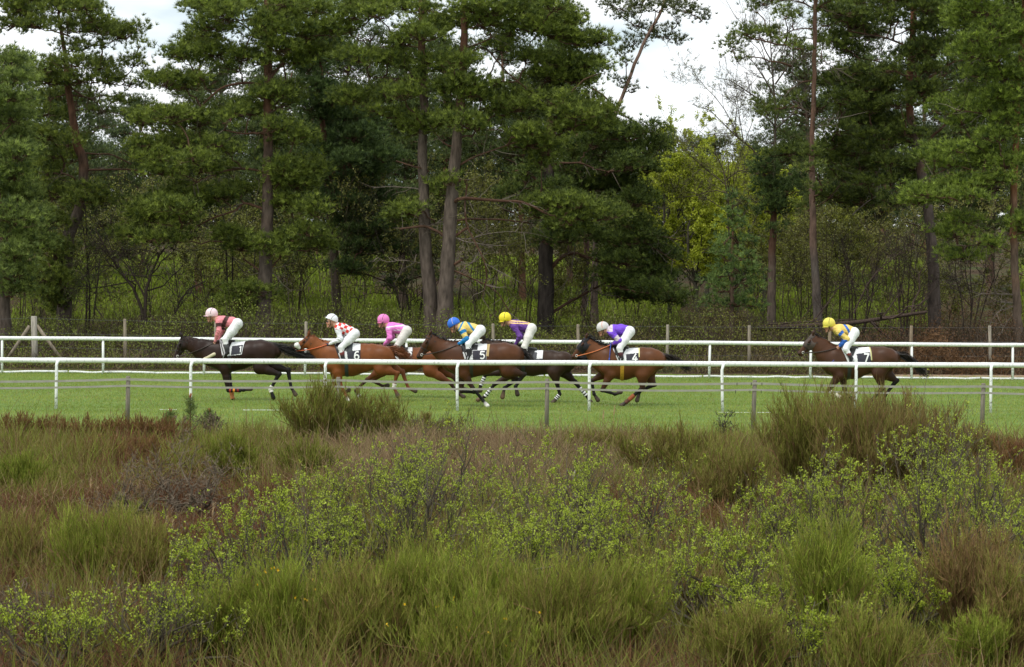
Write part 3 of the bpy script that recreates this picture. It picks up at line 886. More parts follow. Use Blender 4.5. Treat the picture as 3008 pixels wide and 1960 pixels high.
        if e[0] == 'breast':                   # sheepskin sleeve on the breast strap
            q0, q1 = fr.w(e[1]), fr.w(e[2])
            for s_ in (-1, 1):
                b = Blob(); p0, p1 = q0 + (0, s_ * .22, 0), q1 + (0, s_ * .15, 0)
                b.cone(p0, p1, e[3], e[3], .01, 1, e[4])
                blob_obj('breast_strap', b, .012, M['cloth'], root)
        if e[0] == 'strip':                    # coloured edge of the pad behind the cloth
            G = drape(T, fr, zc, *e[1], .012, nc=8, nr=26); obj('saddle_pad', grid_geo(G, e[2]), M['cloth'], root, True)
    for key, K, F, m in wraps:
        for w in [w for w in opt.get('wraps', ()) if w[0] == key]:
            _, t0, t1, rad, cols = w
            tt = np.linspace(t0, t1, 25); ln = np.array([lerp(K, F, x) if x <= 1 else lerp(F, m, (x - 1)) for x in tt])
            g = Geo(); cc = np.array([cols[min(int((x - t0) / (t1 - t0) * len(cols)), len(cols) - 1)] for x in tt])
            prof = rad * (1 + .06 * np.sin(np.linspace(0, 9, 25)))
            V, F4, idx = tubes(ln, prof, 12); g.add(V, F4, np.repeat(cc, 12, 0)); obj('leg_wrap', g, M['cloth'], root, True)
    return root, fr
# ------------------------------------------------------------------ jockeys
SKIN = np.array((.50, .27, .18))
def rider(fr, label, pose, cols):
    d = fr.d
    p = lambda c, y=0.: fr.w(c, y)
    HM, CHN = p(pose['HM']), p(pose['chin'])
    u = norm(CHN - HM); f = np.array([u[2], 0, -u[0]]); f = f if f[0] < 0 else -f
    NB, CH, WA, PE = [p(pose[k]) for k in ('NB', 'CH', 'WA', 'PE')]
    base = p(pose['T']); base[1] = d
    root = thing('person', label, 'person', base, 'jockeys riding the racehorses')
    X = lambda fo, dn, y=0.: HM + f * fo + u * dn + np.array([0, y, 0])
    B = Blob(); sk = SKIN * pose.get('tone', 1.0); red = sk * (1.0, .72, .68)
    # head and face
    B.ball(X(0, .01), .098, .03, .80, sk)
    B.cone(X(.022, .05), X(.034, .155), .076, .050, .03, .84, sk)
    B.ball(X(.066, .180), .026, .025, 1.1, sk)
    B.cone(X(.088, .055), X(.108, .100), .012, .017, .012, .9, red); B.ball(X(.098, .106), .015, .012, 1.3, red)
    B.cone(X(.088, .138, -.018), X(.088, .138, .018), .010, .010, .008, 1, sk * (.85, .5, .48)); B.cone(X(.085, .152, -.015), X(.085, .152, .015), .010, .010, .008, 1, sk * (.85, .5, .48))
    for s in (-1, 1):
        B.cone(X(.086, .048, .018 * s), X(.074, .05, .048 * s), .012, .011, .012, 1, sk)
        B.ball(X(.076, .070, .034 * s), .012, .006, 1, (.02, .015, .012))
        B.ball(X(.060, .105, .042 * s), .026, .02, .8, sk * (1, .85, .82))
        B.cone(X(-.012, .060, .079 * s), X(-.004, .105, .076 * s), .016, .011, .01, .5, sk)
    B.cone(X(-.02, .07), NB, .058, .066, .04, .95, sk)
    # trunk under the clothes
    B.chain([NB, CH, WA, PE], [.075, .105, .092, .115], .05, 1.3, sk)
    limbs = {}
    for s in (-1, 1):
        nr = s < 0; fo = np.array([0, 0, 0]) if nr else np.array([.035, 0, .015])
        S = p(pose['S'], .175 * s); E = p(pose['E'], .235 * s) + fo; Wr = p(pose['W'], .135 * s) + fo
        Hp = PE + (0, .105 * s, -.01); K = p(pose['K'], .255 * s) + fo * .6; A = p(pose['A'], .285 * s) + fo * .4; To = p(pose['T'], .30 * s) + fo * .4
        limbs[s] = (S, E, Wr, Hp, K, A, To)
        B.cone(CH + (0, .08 * s, .01), S, .075, .055, .05, 1, sk)
        B.cone(S, E, .052, .042, .03, 1, sk); B.cone(E, lerp(E, Wr, .35), .043, .042, .02, 1, sk); B.cone(lerp(E, Wr, .35), Wr, .042, .028, .02, 1, sk)
        B.cone(Hp, K, .095, .056, .05, 1, sk); B.cone(K, lerp(K, A, .35), .056, .054, .02, 1, sk); B.cone(lerp(K, A, .35), A, .054, .038, .02, 1, sk)
        B.cone(A, To, .040, .032, .02, 1.1, sk)
        # hand: palm, four bent fingers closed round the rein, thumb along the top
        gl = np.array(cols.get('glove', sk))
        hd = norm(Wr - E); up = norm(np.array([0, 0, 1.]) - hd * hd[2]); lat = np.cross(hd, up)
        lat = lat if lat[1] * s < 0 else -lat                       # towards the inside
        B.cone(Wr, Wr + hd * .03, .027, .030, .015, .8, gl)
        pc = Wr + hd * .065
        B.cone(pc - up * .022, pc + up * .022, .026, .024, .015, .7, gl)
        for i, (ln, q) in enumerate(((.036, .032), (.041, .011), (.038, -.011), (.030, -.031))):
            a0 = pc + hd * .026 + up * q; a1 = a0 + hd * ln * .55 + lat * .010; a2 = a1 + lat * ln * .8 - hd * .006; a3 = a2 - hd * ln * .7 + lat * .004
            B.chain([pc + up * q * .8, a0, a1, a2, a3], [.012, .0105, .0100, .0092, .0085], .004, 1, gl)
        t0 = Wr + hd * .035 + up * .022 + lat * .012
        B.chain([t0, t0 + hd * .028 + up * .016 + lat * .012, t0 + hd * .056 + up * .008 + lat * .022], [.014, .0115, .0095], .006, 1, gl)
    blob_obj('body', B, .0085, M['skin'], root)
    # silk jacket
    J = Blob(); ja = np.array(cols['jacket'])
    J.chain([lerp(NB, CH, .25), CH, WA, lerp(WA, PE, .62)], [.092, .127, .118, .122], .05, [1.15, 1.42, 1.35, 1.2], ja, id='torso')
    for s in (-1, 1):
        S, E, Wr = limbs[s][:3]
        J.cone(CH + (0, .08 * s, .01), S, .09, .074, .05, 1, ja, id='torso')
        J.cone(S, E, .074, .060, .03, 1, ja, id='upper'); J.cone(E, lerp(E, Wr, .3), .060, .056, .03, 1, ja, id='fore'); J.cone(lerp(E, Wr, .3), Wr, .056, .034, .02, 1, ja, id='fore')
    def paint(V):
        C = np.broadcast_to(ja, V.shape).copy(); ids = J.ids(V); cx, cy = fr.crop(V)
        S, E, Wr = limbs[-1][:3]
        arm = np.clip(((V - S) @ (E - S)) / ((E - S) @ (E - S)), 0, 1.2)
        for rule in cols.get('paint', ()):
            m = rule[0](cx, cy, ids, arm, V[:, 1] - d); C[m] = rule[1]
        return C
    blob_obj('silk_jacket', J, .0115, M['cloth'], root, paint=paint, folds=.016)
    # breeches
    Q = Blob(); br = np.array(cols.get('breeches', (.80, .80, .80)))
    Q.chain([lerp(WA, PE, .55), PE], [.112, .132], .05, 1.22, br)
    for s in (-1, 1):
        S, E, Wr, Hp, K, A, To = limbs[s]
        Q.cone(Hp, lerp(Hp, K, .5), .118, .100, .06, .95, br); Q.cone(lerp(Hp, K, .5), K, .100, .072, .04, 1, br)
        Q.cone(K, lerp(K, A, .4), .070, .060, .03, 1, br); Q.cone(lerp(K, A, .4), lerp(K, A, cols.get('bootat', .5)), .060, .054, .01, 1, br)
    blob_obj('breeches', Q, .0125, M['cloth'], root, folds=.005)
    for s in (-1, 1):
        S, E, Wr, Hp, K, A, To = limbs[s]; bt = Blob(); bc = cols.get('boot', (.012, .012, .013)); tc_ = cols.get('boottop', bc)
        q = cols.get('bootat', .5)
        bt.cone(lerp(K, A, q - .06), lerp(K, A, q + .2), .062, .060, .006, 1, tc_); bt.cone(lerp(K, A, q + .2), A, .058, .047, .008, 1, bc)
        he = A + norm(A - To) * .035 - (0, 0, .03)
        bt.cone(he, lerp(he, To, .5), .040, .042, .02, 1, bc); bt.cone(lerp(he, To, .5), To, .042, .034, .02, 1.15, bc)
        blob_obj('boot', bt, .012, M['leather'], root)
    # skull cap with its cover and peak
    V0, Bk = p(pose['visor']), p(pose['back'])
    bf = norm(V0 - Bk); bn = np.array([-bf[2], 0, bf[0]]); bn = bn if bn[2] > 0 else -bn
    rp = lerp(Bk, V0, .25); hc = np.array(cols['cap'])
    ctr = HM + bn * .005
    hb = Blob(); hb.ball(ctr, .137, .01, .86, hc)
    hb.cone(ctr - bf * .015, ctr + bf * .012, .134, .134, .02, .84, hc)
    clip = lambda G: -((G - rp) @ bn)
    def cappaint(V):
        C = np.broadcast_to(hc, V.shape).copy()
        for fn, c in cols.get('cappaint', ()):
            C[fn(*fr.crop(V), V[:, 1] - d)] = c
        return C
    hel = blob_obj('helmet', hb, .010, M['shell'], root, clip, cappaint)
    g = Geo(); fx0 = ((ctr - rp) @ bf); mid = rp + bf * fx0
    ths = np.linspace(-1.25, 1.25, 15); reach = (V0 - mid) @ bf
    rows = []
    for rr, dz in ((.85, .012), (1.0, .004), (1.0, -.004), (.85, -.004)):
        rows.append([mid + bf * (np.cos(t) * (.125 if rr < .9 else max(reach, .15))) + np.array([0, np.sin(t) * (.105 if rr < .9 else .112), 0]) + bn * dz for t in ths])
    gg = grid_geo(np.array(rows + rows[:1]), cols.get('peak', tuple(hc)))
    obj('helmet_peak', gg, M['shell'], hel, True)
    g = Geo()
    for s in (-1, 1):
        add_tubes(g, [ctr + np.array([0, s * .112, 0]) - bn * .05, X(.005, .10, .084 * s), X(.035, .165, .055 * s), X(.055, .205, .012 * s)], np.full(4, .008), 5, (.02, .02, .02))
    th = np.linspace(-.1, math.pi * .75, 12)                        # elastic band over the cap
    for s in (-1, 1):
        add_tubes(g, [ctr + bn * (.139 * math.sin(x)) * 1.0 + np.array([0, s * .119 * abs(math.cos(x)), 0]) + bf * (-.045 + .06 * math.cos(x)) for x in np.linspace(0, math.pi / 2, 10)], np.full(10, .006), 5, cols.get('band', (.03, .02, .02)))
    obj('chin_strap', g, M['leather'], hel, True)
    # hair at the nape
    hr = Blob(); hr.ball(X(-.045, .055), .068, .02, .95, (.03, .02, .012)); hr.cone(X(-.04, .06), X(-.065, .095), .06, .035, .02, 1, (.03, .02, .012))
    blob_obj('hair', hr, .012, M['hair'], root, clip=lambda G: ((G - rp) @ bn) - .01)
    if cols.get('goggles'):
        gb = Blob(); gb.cone(X(.085, .062, -.034), X(.085, .062, .034), .024, .024, .01, 1, cols['goggles'])
        for s in (-1, 1): gb.cone(X(.078, .06, .04 * s), X(.0, .03, .088 * s), .017, .008, .01, .6, (.02, .02, .02))
        blob_obj('goggles', gb, .009, M['leather'], root)
    return root
def whip(fr, a, b, colr, label):
    A, B = fr.w(a, -.16), fr.w(b, -.24)
    root = thing('riding_whip', label, 'whip', A, 'riding whips held by the jockeys')
    g = Geo(); t = np.linspace(0, 1, 8)
    add_tubes(g, lerp(A, B, t[:, None]), lerp(.014, .008, t), 6, colr, True); obj('shaft', g, M['leather'], root, True)
    g = Geo(); n = norm(B - A); add_tubes(g, [B - n * .02, B + n * .03, B + n * .07], [.012, .020, .014], 6, colr, True); obj('flap', g, M['leather'], root, True)
# ------------------------------------------------------------------ the seven horses with their jockeys
WHT, INK = (.80, .80, .80), (.035, .033, .045)
STR = [WHT, BLACK, WHT, BLACK, WHT, BLACK, WHT]
# 1 - leading dark horse
h1, f1 = horse((470, 880), 57.0, 'nearly black horse wearing number 1, leading the field',
  [(345,535,420,690),(470,550,520,770),(600,570,630,880),(740,590,720,950),(870,580,850,1010),(1000,600,985,1035),(1140,610,1140,1000),(1290,590,1280,945),(1440,578,1420,900),(1570,610,1540,880),(1640,660,1640,840)],
  (320,530),(190,850),(290,466),
  dict(nf=[(930,980),(985,1290),(1195,1288),(1312,1268)], ff=[(930,990),(1000,1270),(1026,1420),(1005,1475)], nh=[(1430,970),(1700,1060),(1582,1275),(1625,1408),BLACK,BLACK], fh=[(1560,950),(1815,1010),(1860,1255),(1930,1370)]),
  [(1640,650),(1800,715),(1950,765),(2100,805),(2235,825)], (.030,.013,.008), BLACK,
  dict(back=.55, face=.35, muzzle=-.5, leg=.5, mane=.11, mane_up=.15, tail_w=.12, hand=(770,620), girth=(1000,(.02,.02,.02)), foot=(935,800),
    cloth=dict(quad=[(845,572),(1225,600),(1180,775),(905,800)], paint=[([(1040,660),(1200,640),(1172,768),(1028,790)],INK)], text='1', at=((1160,705),86,1.0,.06)),
    saddle=[(880,585),(1060,605),(1000,690),(915,660)],
    wraps=[('nf',.05,.85,.052,[(.35,.03,.03),BLACK,(.75,.28,.03),BLACK,(.20,.02,.02),BLACK]),('ff',.35,1.0,.052,[(.46,.17,.055)]),('nh',.78,1.6,.052,[(.75,.72,.66)])],
    extras=[('breast',(790,775),(650,845),.045,(.62,.55,.38))]))
rider(f1, 'person in salmon pink jacket with brown sash and pale pink cap on the leading horse',
  dict(HM=(735,205),chin=(735,318),NB=(815,285),CH=(890,310),WA=(1000,322),PE=(1098,345),S=(850,320),E=(857,440),W=(795,590),K=(945,560),A=(975,745),T=(925,803),visor=(618,234),back=(815,246)),
  dict(jacket=(.74,.25,.28), cap=(.82,.62,.65), peak=(.80,.55,.58), bootat=.42, boottop=(.10,.10,.10),
    paint=[(lambda x,y,i,a,z:(i=='torso')&(np.abs(x-(968-(y-235)*.42))<32),(.055,.016,.014)),(lambda x,y,i,a,z:(i=='upper')&(a>.18)&(a<.62),(.055,.016,.014))]))
# 6 - chestnut with a sheepskin noseband
h6, f6 = horse((850, 880), 57.0, 'bright chestnut horse wearing number 6 with a white sheepskin noseband',
  [(325,515,315,715),(430,565,400,830),(530,595,475,930),(640,610,580,1040),(760,615,740,1092),(880,625,890,1095),(1020,640,1030,1050),(1180,638,1170,1000),(1310,660,1290,960),(1390,710,1395,930),(1430,750,1430,890)],
  (278,515),(25,735),(290,430),
  dict(nf=[(690,1030),(735,1220),(812,1365),(850,1430),(.20,.065,.02),(.7,.66,.6)], ff=[(650,1040),(640,1230),(780,1330),(850,1290),(.12,.04,.015)], nh=[(1310,985),(1535,1050),(1492,1250),(1560,1390),(.20,.065,.02)], fh=[(1420,960),(1605,1035),(1690,1265),(1802,1312),(.16,.05,.02)]),
  [(1410,700),(1540,730),(1650,790),(1745,855)], (.235,.074,.020), (.125,.040,.014),
  dict(back=.15, face=.05, muzzle=.15, leg=.1, mane=.10, mane_up=.35, mane_c=(.30,.10,.03), tail_c=(.17,.055,.018), hand=(540,640), girth=(825,(.03,.04,.045)), foot=(745,885), rein=(.62,.12,.03), bridle=(.03,.022,.016),
    cloth=dict(quad=[(610,615),(1015,650),(1022,860),(735,870)], paint=[([(830,735),(1022,715),(1024,862),(845,868)],INK),([(600,600),(660,600),(640,740),(600,740)],INK),([(820,600),(910,600),(908,735),(820,740)],(.05,.055,.06)),([(640,640),(700,640),(720,760),(655,760)],INK)], text='6', at=((970,790),118,.95,0)),
    saddle=[(650,620),(900,640),(830,720),(690,730)],
    wraps=[('nh',.72,1.15,.050,[(.74,.68,.62)])],
    extras=[('roll',.64,-.02,.062)]))
rider(f6, 'person in white jacket with red checks and white cap on the bright chestnut horse',
  dict(HM=(605,288),chin=(588,400),NB=(668,368),CH=(745,412),WA=(850,455),PE=(925,490),S=(700,425),E=(738,558),W=(580,630),K=(748,680),A=(775,840),T=(735,885),visor=(510,250),back=(680,330)),
  dict(jacket=(.78,.79,.82), cap=(.80,.81,.83), glove=(.02,.02,.05), bootat=.28, boottop=(.36,.05,.05), goggles=(.03,.03,.03),
    paint=[(lambda x,y,i,a,z:(i=='torso')&(((np.floor(((x-660)*.92+(y-330)*.40)/46)+np.floor(((y-330)*.92-(x-660)*.40+900)/46))%2)==0),(.68,.045,.03))]))
# 2 - chestnut behind it
h2, f2 = horse((850, 880), 58.6, 'chestnut horse wearing number 2, half hidden between two other horses',
  [(950,615,960,790),(1080,625,1070,870),(1200,640,1180,960),(1320,650,1300,1040),(1450,670,1440,1062),(1580,680,1590,1062),(1730,690,1740,1030),(1880,690,1870,970),(2010,720,1990,945),(2070,770,2065,920),(2105,810,2100,880)],
  (905,612),(640,800),(890,560),
  dict(nf=[(1290,1020),(1115,1135),(950,1295),(1000,1385),(.05,.02,.012),(.75,.72,.68)], ff=[(1320,1030),(1180,1160),(1330,1240),(1405,1225),(.04,.02,.012)], nh=[(2000,1010),(2290,1180),(2400,1330),(2492,1390)], fh=[(2160,1000),(2325,1105),(2450,1250),(2540,1300)]),
  [(2095,780),(2190,815),(2270,870),(2330,930)], (.215,.070,.022), (.035,.018,.012),
  dict(back=.12, face=.1, muzzle=.5, leg=.35, mane=.12, mane_up=.35, mane_c=BLACK, tail_c=BLACK, hand=(1345,640), girth=(1450,(.02,.02,.02)), foot=(1560,880),
    cloth=dict(quad=[(1330,655),(1752,685),(1760,860),(1500,880)], paint=[([(1560,740),(1760,735),(1762,865),(1560,880)],INK),([(1600,640),(1692,640),(1690,740),(1600,740)],(.08,.075,.07))], text='2', at=((1712,800),120,.95,.1)),
    saddle=[(1380,655),(1640,680),(1600,770),(1440,770)]))
rider(f2, 'person in a bright pink jacket with white piping and a pink cap',
  dict(HM=(1338,290),chin=(1325,398),NB=(1398,368),CH=(1465,402),WA=(1570,420),PE=(1668,447),S=(1425,420),E=(1440,545),W=(1362,635),K=(1535,665),A=(1600,830),T=(1550,875),visor=(1252,333),back=(1418,338)),
  dict(jacket=(.78,.20,.58), cap=(.80,.22,.52), peak=(.75,.20,.40), breeches=(.66,.63,.58), glove=(.70,.10,.40), bootat=.45,
    paint=[(lambda x,y,i,a,z:(i=='torso')&(np.abs(y-(392-(x-1380)*.10))<9)&(x<1650),(.82,.72,.80)),(lambda x,y,i,a,z:(i=='torso')&(np.abs(y-436)<8)&(x>1490)&(x<1620),(.80,.66,.78)),(lambda x,y,i,a,z:(i=='upper')&(a<.10)&(a>.0),(.80,.66,.78))]))
# 5 - bay
h5, f5 = horse((1180, 880), 55.0, 'brown bay horse wearing number 5 with a yellow whip at its shoulder',
  [(445,505,470,725),(560,560,530,830),(670,590,610,930),(780,600,720,1040),(880,600,860,1105),(1010,620,1000,1108),(1160,640,1150,1080),(1310,635,1290,1015),(1470,620,1450,965),(1600,650,1580,940),(1680,710,1670,900)],
  (410,488),(208,820),(430,436),
  dict(nf=[(890,1050),(1012,1255),(1160,1435),(1225,1520),None,(.75,.72,.68)], ff=[(850,1060),(850,1310),(1030,1325),(1130,1298)], nh=[(1510,1010),(1735,1065),(1622,1235),(1652,1360),None,(.05,.035,.025)], fh=[(1490,1030),(1640,1140),(1462,1265),(1432,1408),None,(.16,.10,.06)]),
  [(1700,720),(1765,770),(1805,835),(1850,905)], (.098,.036,.014), BLACK,
  dict(back=.45, face=.1, muzzle=.75, leg=.55, mane=.15, mane_up=.55, tail_w=.11, hand=(780,650), girth=(995,(.035,.03,.025)), foot=(940,850),
    cloth=dict(quad=[(805,640),(1218,650),(1205,862),(900,840)], paint=[([(1010,725),(1212,712),(1204,864),(1018,864)],INK),([(820,655),(925,655),(925,750),(840,735)],BLACK),([(960,640),(1090,640),(1080,715),(960,720)],(.03,.03,.03))], text='5', at=((1150,785),116,.95,.06)),
    saddle=[(850,620),(1080,645),(1000,720),(880,730)],
    extras=[('strip',[(1210,648),(1262,648),(1240,800),(1200,800)],(.45,.33,.15))]))
rider(f5, 'person in yellow jacket with blue straps and blue cap on the number 5 horse',
  dict(HM=(742,345),chin=(768,465),NB=(815,388),CH=(890,400),WA=(1010,420),PE=(1115,440),S=(865,435),E=(928,560),W=(812,632),K=(952,630),A=(960,785),T=(930,848),visor=(672,408),back=(818,332)),
  dict(jacket=(.74,.56,.16), cap=(.03,.15,.62), peak=(.03,.06,.30), glove=(.02,.02,.03), bootat=.35, band=(.6,.5,.5),
    paint=[(lambda x,y,i,a,z:(i=='torso')&((np.abs(x-(950+(y-330)*.72))<19)|(np.abs(x-(868-(y-330)*.5))<13)),(.02,.22,.46)),(lambda x,y,i,a,z:(i!='torso')&~((i=='upper')&(a>.38)&(a<.78)),(.015,.20,.50))]))
whip(f5, (775,700), (712,868), (.78,.52,.02), 'yellow whip held in front of the number 5 cloth')
# 3 - dark horse with striped bandages
h3, f3 = horse((1180, 880), 57.0, 'dark brown horse with black and white striped leg bandages',
  [(1230,575,1230,740),(1360,580,1340,830),(1480,600,1450,930),(1600,640,1570,1030),(1720,690,1700,1085),(1860,720,1860,1092),(2000,735,2010,1072),(2140,732,2130,1020),(2270,760,2250,990),(2335,800,2325,960),(2375,850,2370,920)],
  (1180,565),(965,800),(1165,500),
  dict(nf=[(1590,1050),(1325,1200),(1190,1375),(1078,1432),None,(.16,.10,.06)], ff=[(1500,1030),(1195,1070),(1120,1240),(1100,1310)], nh=[(2170,1030),(2212,1195),(2250,1345),(2142,1480)], fh=[(2300,1020),(2470,1185),(2630,1370),(2700,1475)]),
  [(2365,840),(2500,830),(2620,850),(2725,872)], (.047,.024,.014), BLACK,
  dict(back=.45, face=.3, muzzle=.4, leg=.3, mane=.13, mane_up=.5, hand=(1600,640), girth=(1730,(.02,.02,.02)), foot=(1745,885),
    cloth=dict(quad=[(1640,640),(2015,735),(2000,900),(1740,900)], paint=[([(1800,740),(1930,750),(1910,900),(1800,900)],(.08,.08,.09)),([(1900,845),(2010,835),(2005,905),(1890,905)],INK)]),
    saddle=[(1660,650),(1920,725),(1860,820),(1720,800)],
    wraps=[('nf',.35,1.0,.047,STR),('ff',.25,.9,.047,STR),('nh',1.2,2.0,.050,STR[:5]),('fh',.42,1.0,.047,STR)],
    extras=[('roll',.5,.0,.035)]))
rider(f3, 'person in a purple jacket with yellow stripes along the back and a yellow cap',
  dict(HM=(1472,265),chin=(1472,385),NB=(1555,340),CH=(1622,368),WA=(1740,388),PE=(1845,415),S=(1600,388),E=(1685,520),W=(1622,630),K=(1745,670),A=(1790,835),T=(1740,885),visor=(1376,322),back=(1555,302)),
  dict(jacket=(.135,.050,.27), cap=(.80,.68,.03), breeches=(.74,.72,.66), glove=(.16,.04,.08), goggles=(.02,.015,.015), bootat=.5,
    paint=[(lambda x,y,i,a,z:(i=='torso')&((np.abs(y-(305+(x-1560)*.05))<9)|(np.abs(y-(334+(x-1560)*.04))<8)),(.80,.55,.22)),(lambda x,y,i,a,z:(i=='torso')&(x>1800)&(y<350),(.80,.55,.22))]))
# 4 - bay with a black blinker hood
h4, f4 = horse((1600, 880), 55.8, 'bay horse wearing number 4 with a black blinker hood and yellow girth',
  [(630,555,640,745),(740,610,690,880),(830,650,760,1000),(920,665,850,1075),(1020,685,980,1125),(1140,700,1120,1148),(1280,700,1270,1105),(1400,690,1390,1045),(1510,695,1490,1015),(1610,735,1595,980),(1670,800,1660,940)],
  (600,538),(378,822),(611,476),
  dict(nf=[(930,1060),(815,1288),(1000,1345),(1086,1310)], ff=[(860,1060),(672,1160),(705,1350),(766,1445)], nh=[(1390,1070),(1385,1255),(1180,1440),(1080,1515)], fh=[(1480,1080),(1562,1215),(1360,1310),(1315,1455)]),
  [(1675,795),(1790,830),(1930,905),(2085,995)], (.132,.047,.016), BLACK,
  dict(back=.25, face=.05, muzzle=.55, leg=.45, mane=.17, mane_up=.75, mane_n=600, tail_w=.09, hand=(945,640), girth=(1098,(.50,.27,.03)), foot=(1065,880), rein=(.62,.17,.05),
    cloth=dict(quad=[(935,690),(1330,688),(1330,905),(1050,905)], paint=[([(1150,775),(1332,755),(1332,906),(1160,906)],INK),([(985,690),(1120,690),(1060,800),(995,790)],BLACK)], text='4', at=((1278,825),118,.95,.12)),
    saddle=[(970,670),(1190,700),(1110,780),(1000,780)],
    wraps=[('nh',.55,1.7,.050,[(.30,.085,.03),(.11,.04,.025),(.11,.04,.025)])],
    extras=[('hood',(.014,.013,.016),(.02,.018,.02)),('strip',[(1322,688),(1352,688),(1345,815),(1322,815)],(.66,.62,.30))]))
rider(f4, 'person in a violet jacket with grey armbands and a grey white cap',
  dict(HM=(828,402),chin=(843,528),NB=(900,448),CH=(975,440),WA=(1090,432),PE=(1205,455),S=(950,478),E=(1060,580),W=(958,632),K=(1060,690),A=(1085,828),T=(1060,885),visor=(748,458),back=(908,408)),
  dict(jacket=(.18,.065,.60), cap=(.60,.58,.56), peak=(.25,.24,.24), glove=(.03,.02,.08), bootat=.40, boottop=(.13,.02,.03), band=(.7,.15,.04),
    paint=[(lambda x,y,i,a,z:(i=='upper')&(a>.52)&(a<.95),(.60,.52,.56)),(lambda x,y,i,a,z:(i=='torso')&(x<965)&(y<455),(.60,.52,.58))]))
whip(f4, (940,610), (915,835), (.03,.08,.42), 'blue whip held upright beside the number 4 cloth')
# 7 - last horse
h7, f7 = horse((2300, 880), 56.2, 'brown horse wearing number 7 and a grey blinker hood, trailing the field',
  [(475,505,450,725),(590,560,530,830),(690,630,590,960),(790,665,690,1080),(890,685,850,1132),(1020,695,1000,1135),(1150,692,1150,1075),(1290,680,1280,1015),(1420,678,1400,980),(1530,710,1510,960),(1600,770,1590,920)],
  (435,500),(205,775),(440,434),
  dict(nf=[(780,1080),(642,1290),(800,1390),(880,1425)], ff=[(860,1100),(890,1280),(958,1390),(1012,1420)], nh=[(1350,1050),(1400,1260),(1255,1430),(1180,1500)], fh=[(1480,1060),(1628,1160),(1470,1360),(1440,1475)]),
  [(1610,775),(1740,805),(1860,895),(1990,1020),(2070,1065)], (.082,.034,.016), BLACK,
  dict(back=.3, face=.0, muzzle=.2, leg=.5, mane=.09, mane_up=.25, tail_w=.10, hand=(745,690), girth=(930,(.03,.03,.03)), foot=(965,895),
    cloth=dict(quad=[(790,680),(1215,678),(1232,910),(905,900)], paint=[([(1028,770),(1222,745),(1234,912),(1045,912)],INK)], text='7', at=((1165,825),128,.95,.10)),
    saddle=[(830,690),(1060,700),(980,790),(890,790)],
    wraps=[('nf',.1,1.2,.054,[(.76,.70,.55)])],
    extras=[('hood',(.075,.055,.045),(.03,.03,.03)),('strip',[(1214,676),(1234,676),(1250,860),(1232,860)],(.55,.52,.25))]))
rider(f7, 'person in yellow jacket with blue sleeves and yellow cap on the last horse',
  dict(HM=(655,345),chin=(664,460),NB=(725,412),CH=(800,432),WA=(910,440),PE=(1005,472),S=(785,462),E=(898,560),W=(798,662),K=(872,700),A=(955,845),T=(965,890),visor=(560,395),back=(738,388)),
  dict(jacket=(.74,.55,.14), cap=(.74,.64,.10), bootat=.22, boottop=(.42,.04,.03), goggles=(.05,.04,.01),
    paint=[(lambda x,y,i,a,z:(i=='torso')&(np.abs(x-(880+(y-370)*.55))<19),(.03,.14,.52)),(lambda x,y,i,a,z:(i=='upper')&(a>.10)&(a<.38),(.03,.13,.50)),(lambda x,y,i,a,z:(i=='fore'),(.03,.13,.50)),(lambda x,y,i,a,z:(i=='torso')&(z>.10)&(y<365)&(x>840),(.60,.03,.05))]))
whip(f7, (785,790), (672,892), (.03,.06,.35), 'dark blue whip held in front of the number 7 cloth')
# ------------------------------------------------------------------ pines
BARK_LO, BARK_HI, LIMB = np.array((.105, .083, .066)), np.array((.118, .060, .037)), np.array((.085, .048, .030))
def polyline(pts, k):
    pts = np.asarray(pts, float); s = np.concatenate([[0], np.cumsum(np.linalg.norm(np.diff(pts, axis=0), axis=1))])
    # Catmull-Rom smoothing so that traced limbs bend instead of kinking
    t = np.linspace(0, s[-1], k); i = np.clip(np.searchsorted(s, t, 'right') - 1, 0, len(pts) - 2)
    u = ((t - s[i]) / np.maximum(s[i + 1] - s[i], 1e-6))[:, None]
    p0, p1, p2, p3 = pts[np.maximum(i - 1, 0)], pts[i], pts[i + 1], pts[np.minimum(i + 2, len(pts) - 1)]
    return .5 * (2 * p1 + (p2 - p0) * u + (2 * p0 - 5 * p1 + 4 * p2 - p3) * u ** 2 + (3 * p1 - p0 - 3 * p2 + p3) * u ** 3)

